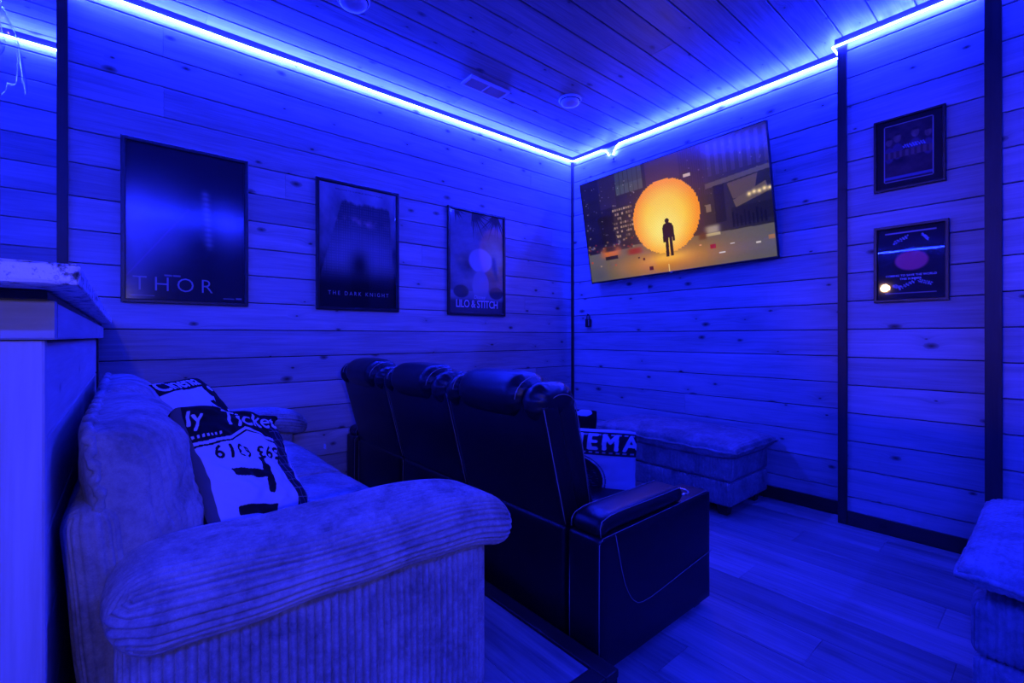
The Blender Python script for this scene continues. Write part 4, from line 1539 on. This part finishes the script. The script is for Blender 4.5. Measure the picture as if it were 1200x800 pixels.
# street
poly([(0, 0.72), (0.3, 0.70), (0.7, 0.735), (1.0, 0.745), (1.0, 1.0), (0, 1.0)], (0.34, 0.33, 0.31))
soft(0.9, 0.93, 0.35, 0.12, (0.30, 0.30, 0.27), 0.6)
soft(0.48, 0.90, 0.30, 0.12, (0.86, 0.50, 0.12), 0.85)
soft(0.05, 0.95, 0.10, 0.12, (0.26, 0.27, 0.29), 0.7)
rect(0.0, 0.64, 0.3, 0.72, (0.11, 0.08, 0.10), 0.8)
for k in range(36):
    a = R5.uniform(0.0, 0.32)
    soft(a, R5.uniform(0.62, 0.72), 0.006, 0.008, [(0.8, 0.6, 0.35), (0.6, 0.15, 0.15), (0.5, 0.5, 0.55)][k % 3], 0.8)
# cars
soft(0.155, 0.73, 0.065, 0.05, (0.80, 0.40, 0.10), 0.95, 4)
rect(0.115, 0.765, 0.20, 0.80, (0.10, 0.06, 0.05), 0.9)
soft(0.155, 0.70, 0.04, 0.022, (0.10, 0.07, 0.07), 0.8, 4)
soft(0.31, 0.76, 0.045, 0.03, (0.55, 0.10, 0.08), 0.9, 4)
soft(0.735, 0.705, 0.035, 0.035, (0.62, 0.60, 0.58), 0.95, 4)
rect(0.70, 0.735, 0.77, 0.755, (0.9, 0.85, 0.6), 0.6)
soft(0.685, 0.745, 0.02, 0.03, (0.30, 0.16, 0.08), 0.9, 4)
# glow round the ball and the ball itself with stepped edges
soft(0.503, 0.52, 0.25, 0.42, (0.75, 0.42, 0.12), 0.55)
qn = 86
uq, vq = (np.floor(u * asp * qn) + 0.5) / qn / asp, (np.floor(v * qn) + 0.5) / qn
rad = np.hypot((uq - 0.503) * asp, vq - 0.508) / 0.325
ball = rad < 1
core = np.exp(-(((u - 0.49) / 0.11) ** 2 + ((v - 0.62) / 0.22) ** 2))
edge = np.clip((rad - 0.55) / 0.45, 0, 1)
bc = np.array([1.0, 0.76, 0.20]) * (1 - edge)[..., None] + np.array([0.99, 0.55, 0.05]) * edge[..., None]
bc = bc * (1 - 0.75 * core[..., None]) + np.array([1.0, 0.96, 0.58]) * 0.75 * core[..., None]
cell = 0.95 + 0.05 * ((np.floor(u * asp * qn) + np.floor(v * qn)) % 2)
img[ball] = (bc * cell[..., None])[ball]
soft(0.50, 0.87, 0.12, 0.05, (1.0, 0.76, 0.25), 0.75)
# standing man, seen against the light
MAN = (0.22, 0.12, 0.06)
m = np.hypot((u - 0.511) * asp, v - 0.548) < 0.021
m |= (np.abs(u - 0.512) < 0.023) & (v > 0.575) & (v < 0.70)
m |= np.hypot((u - 0.512) / 0.027, (v - 0.60) / 0.035) < 1
m |= (np.abs(u - 0.488 + 0.01 * (v - 0.6)) < 0.006) & (v > 0.60) & (v < 0.735)
m |= (np.abs(u - 0.537 - 0.01 * (v - 0.6)) < 0.006) & (v > 0.60) & (v < 0.735)
m |= (np.abs(u - 0.502 + 0.03 * (v - 0.7)) < 0.0085) & (v > 0.69) & (v < 0.865)
m |= (np.abs(u - 0.522 - 0.0 * (v - 0.7)) < 0.0085) & (v > 0.69) & (v < 0.86)
img[m] = MAN
# debris blocks on the road
for (a, b, w, h, c) in ((0.73, 0.843, 0.026, 0.035, (0.62, 0.12, 0.10)), (0.397, 0.945, 0.022, 0.035, (0.30, 0.08, 0.05)), (0.77, 0.905, 0.03, 0.010, (0.85, 0.82, 0.75)), (0.82, 0.845, 0.02, 0.008, (0.85, 0.8, 0.7)),
                        (0.93, 0.87, 0.02, 0.012, (0.8, 0.75, 0.65)), (0.985, 0.845, 0.024, 0.03, (0.6, 0.42, 0.2)), (0.36, 0.85, 0.012, 0.02, (0.35, 0.1, 0.06)), (0.18, 0.86, 0.012, 0.016, (0.7, 0.3, 0.2)),
                        (0.67, 0.815, 0.012, 0.012, (0.9, 0.6, 0.4)), (0.08, 0.85, 0.01, 0.014, (0.6, 0.5, 0.4)), (0.33, 0.83, 0.01, 0.014, (0.25, 0.06, 0.05)), (0.02, 0.80, 0.012, 0.02, (0.7, 0.25, 0.15))):
    rect(a - w / 2, b - h / 2, a + w / 2, b + h / 2, c)
rect(0.495, 0.93, 0.50, 1.0, (0.95, 0.85, 0.5), 0.7)
img += R5.normal(size=img.shape) * 0.008
scr = grid_sheet('screen', TW - 2 * bz, TH - bz - 0.014, lin(np.clip(img, 0, 1)), M['screen'], tv, (-TW / 2 + bz, -0.0015, TH / 2 - bz), (1, 0, 0), (0, 0, -1))

# ------------------------------------------------------------------ small things
tagr = empty('hanging_tag', (0.222, -0.02, 1.25), 'small black padlock-shaped fob hanging on the wall left below the television', 'fob')
MB().box((0.190, -0.026, 1.252), (0.258, -0.004, 1.335), 0.008).build('body', M['plastic_black'], tagr)
MB().tube([(0.207, -0.014, 1.33), (0.207, -0.014, 1.362), (0.214, -0.014, 1.374), (0.224, -0.014, 1.378), (0.234, -0.014, 1.374), (0.241, -0.014, 1.362), (0.241, -0.014, 1.33)], 0.005, 8).build('loop', M['plastic_black'], tagr, smooth=True)
MB().tube([(0.205, 0.0, 1.384), (0.212, -0.02, 1.381), (0.216, -0.024, 1.386)], 0.003, 8).build('hook', M['chrome'], tagr, smooth=True)
MB().box((0.236, -0.0272, 1.265), (0.242, -0.026, 1.325)).build('stripe', M['ink_mid'], tagr)

for (x, y, r, lab) in ((0.796, -0.893, 0.088, 'round white smoke alarm on the ceiling near the television'), (0.775, -2.60, 0.088, 'round white ceiling disc cut off by the top edge of the frame')):
    sm = empty('smoke_alarm', (x, y, ZC - 0.045), lab, 'smoke alarm')
    MB().lathe([(0.0005, 0.0), (r * 1.0, 0.0), (r * 1.0, -0.012), (r * 0.97, -0.016), (r * 0.93, -0.018)], (x, y, ZC), 40).build('base_plate', M['plastic_white'], sm, smooth=False)
    MB().lathe([(r * 0.84, -0.014), (r * 0.86, -0.022), (r * 0.80, -0.036), (r * 0.62, -0.044), (r * 0.3, -0.046), (0.0005, -0.046)], (x, y, ZC), 40).build('cover', M['plastic_white'], sm, smooth=True)
    MB().tube([(x + r * 0.88 * math.cos(a), y + r * 0.88 * math.sin(a), ZC - 0.018) for a in np.linspace(0, 2 * math.pi, 33)[:-1]], 0.003, 6, closed=True).build('ring', M['grille_dark'], sm)

vent = empty('ceiling_vent', (0.522, -1.507, ZC - 0.02), 'small rectangular white air vent grille on the ceiling', 'vent')
vx0, vx1, vy0, vy1 = 0.452, 0.592, -1.685, -1.33
zv0, zv1 = ZC - 0.016, ZC - 0.001
MB().box((vx0 + 0.016, vy0 + 0.016, zv1 - 0.003), (vx1 - 0.016, vy1 - 0.016, zv1)).build('backing', M['grille_dark'], vent)
for a, b in (((vx0, vy0, zv0), (vx1, vy0 + 0.018, zv1)), ((vx0, vy1 - 0.018, zv0), (vx1, vy1, zv1)), ((vx0, vy0 + 0.0182, zv0), (vx0 + 0.018, vy1 - 0.0182, zv1)), ((vx1 - 0.018, vy0 + 0.0182, zv0), (vx1, vy1 - 0.0182, zv1))):
    MB().box(a, b, 0.002).build('frame_rail', M['plastic_white'], vent)
MB().box((vx0 + 0.018, -1.512, zv0), (vx1 - 0.018, -1.503, zv1)).build('divider', M['plastic_white'], vent)
for q in range(2):
    ya, yb_ = ((vy0 + 0.019, -1.5125), (-1.5025, vy1 - 0.019))[q]
    for k in range(8):
        x = vx0 + 0.024 + k * (vx1 - vx0 - 0.048) / 7
        mb = MB()
        mb.add([(x - 0.003, ya, zv0 + 0.001), (x - 0.002, ya, zv0 + 0.001), (x + 0.005, ya, zv1 - 0.004), (x + 0.004, ya, zv1 - 0.004),
                (x - 0.003, yb_, zv0 + 0.001), (x - 0.002, yb_, zv0 + 0.001), (x + 0.005, yb_, zv1 - 0.004), (x + 0.004, yb_, zv1 - 0.004)],
               [(0, 1, 2, 3), (7, 6, 5, 4), (0, 4, 5, 1), (1, 5, 6, 2), (2, 6, 7, 3), (3, 7, 4, 0)])
        mb.build('slat', M['plastic_white'], vent)

# body of the added lamp at the right wall (unseen): dome, pole, base
fx, fy, fz = ADDED_LAMP
fl = empty('added_lamp', (fx, fy, 0), 'added black lamp on a pole by the right wall, unseen, in place of doorway light', 'lamp')
aim = (Vector((0.0, -2.9, 0.75)) - Vector(ADDED_LAMP)).normalized()
p0 = Vector(ADDED_LAMP)
MB().tube([p0 - aim * 0.10, p0 - aim * 0.06, p0 - aim * 0.01, p0 + aim * 0.03, p0 + aim * 0.06], [0.02, 0.05, 0.062, 0.07, 0.078], 28, caps=False).build('lamp_shade', M['plastic_black'], fl, smooth=True)
q0 = p0 - aim * 0.10
MB().tube([(fx + 0.16, fy, 0.02), (fx + 0.16, fy, fz - 0.1), (fx + 0.155, fy - 0.01, fz + 0.0), q0], 0.01, 10).build('pole', M['plastic_black'], fl, smooth=True)
MB().lathe([(0.0005, 0.0), (0.12, 0.0), (0.12, 0.015), (0.02, 0.03), (0.0005, 0.03)], (fx + 0.16, fy, 0.0), 32).build('base', M['plastic_black'], fl)
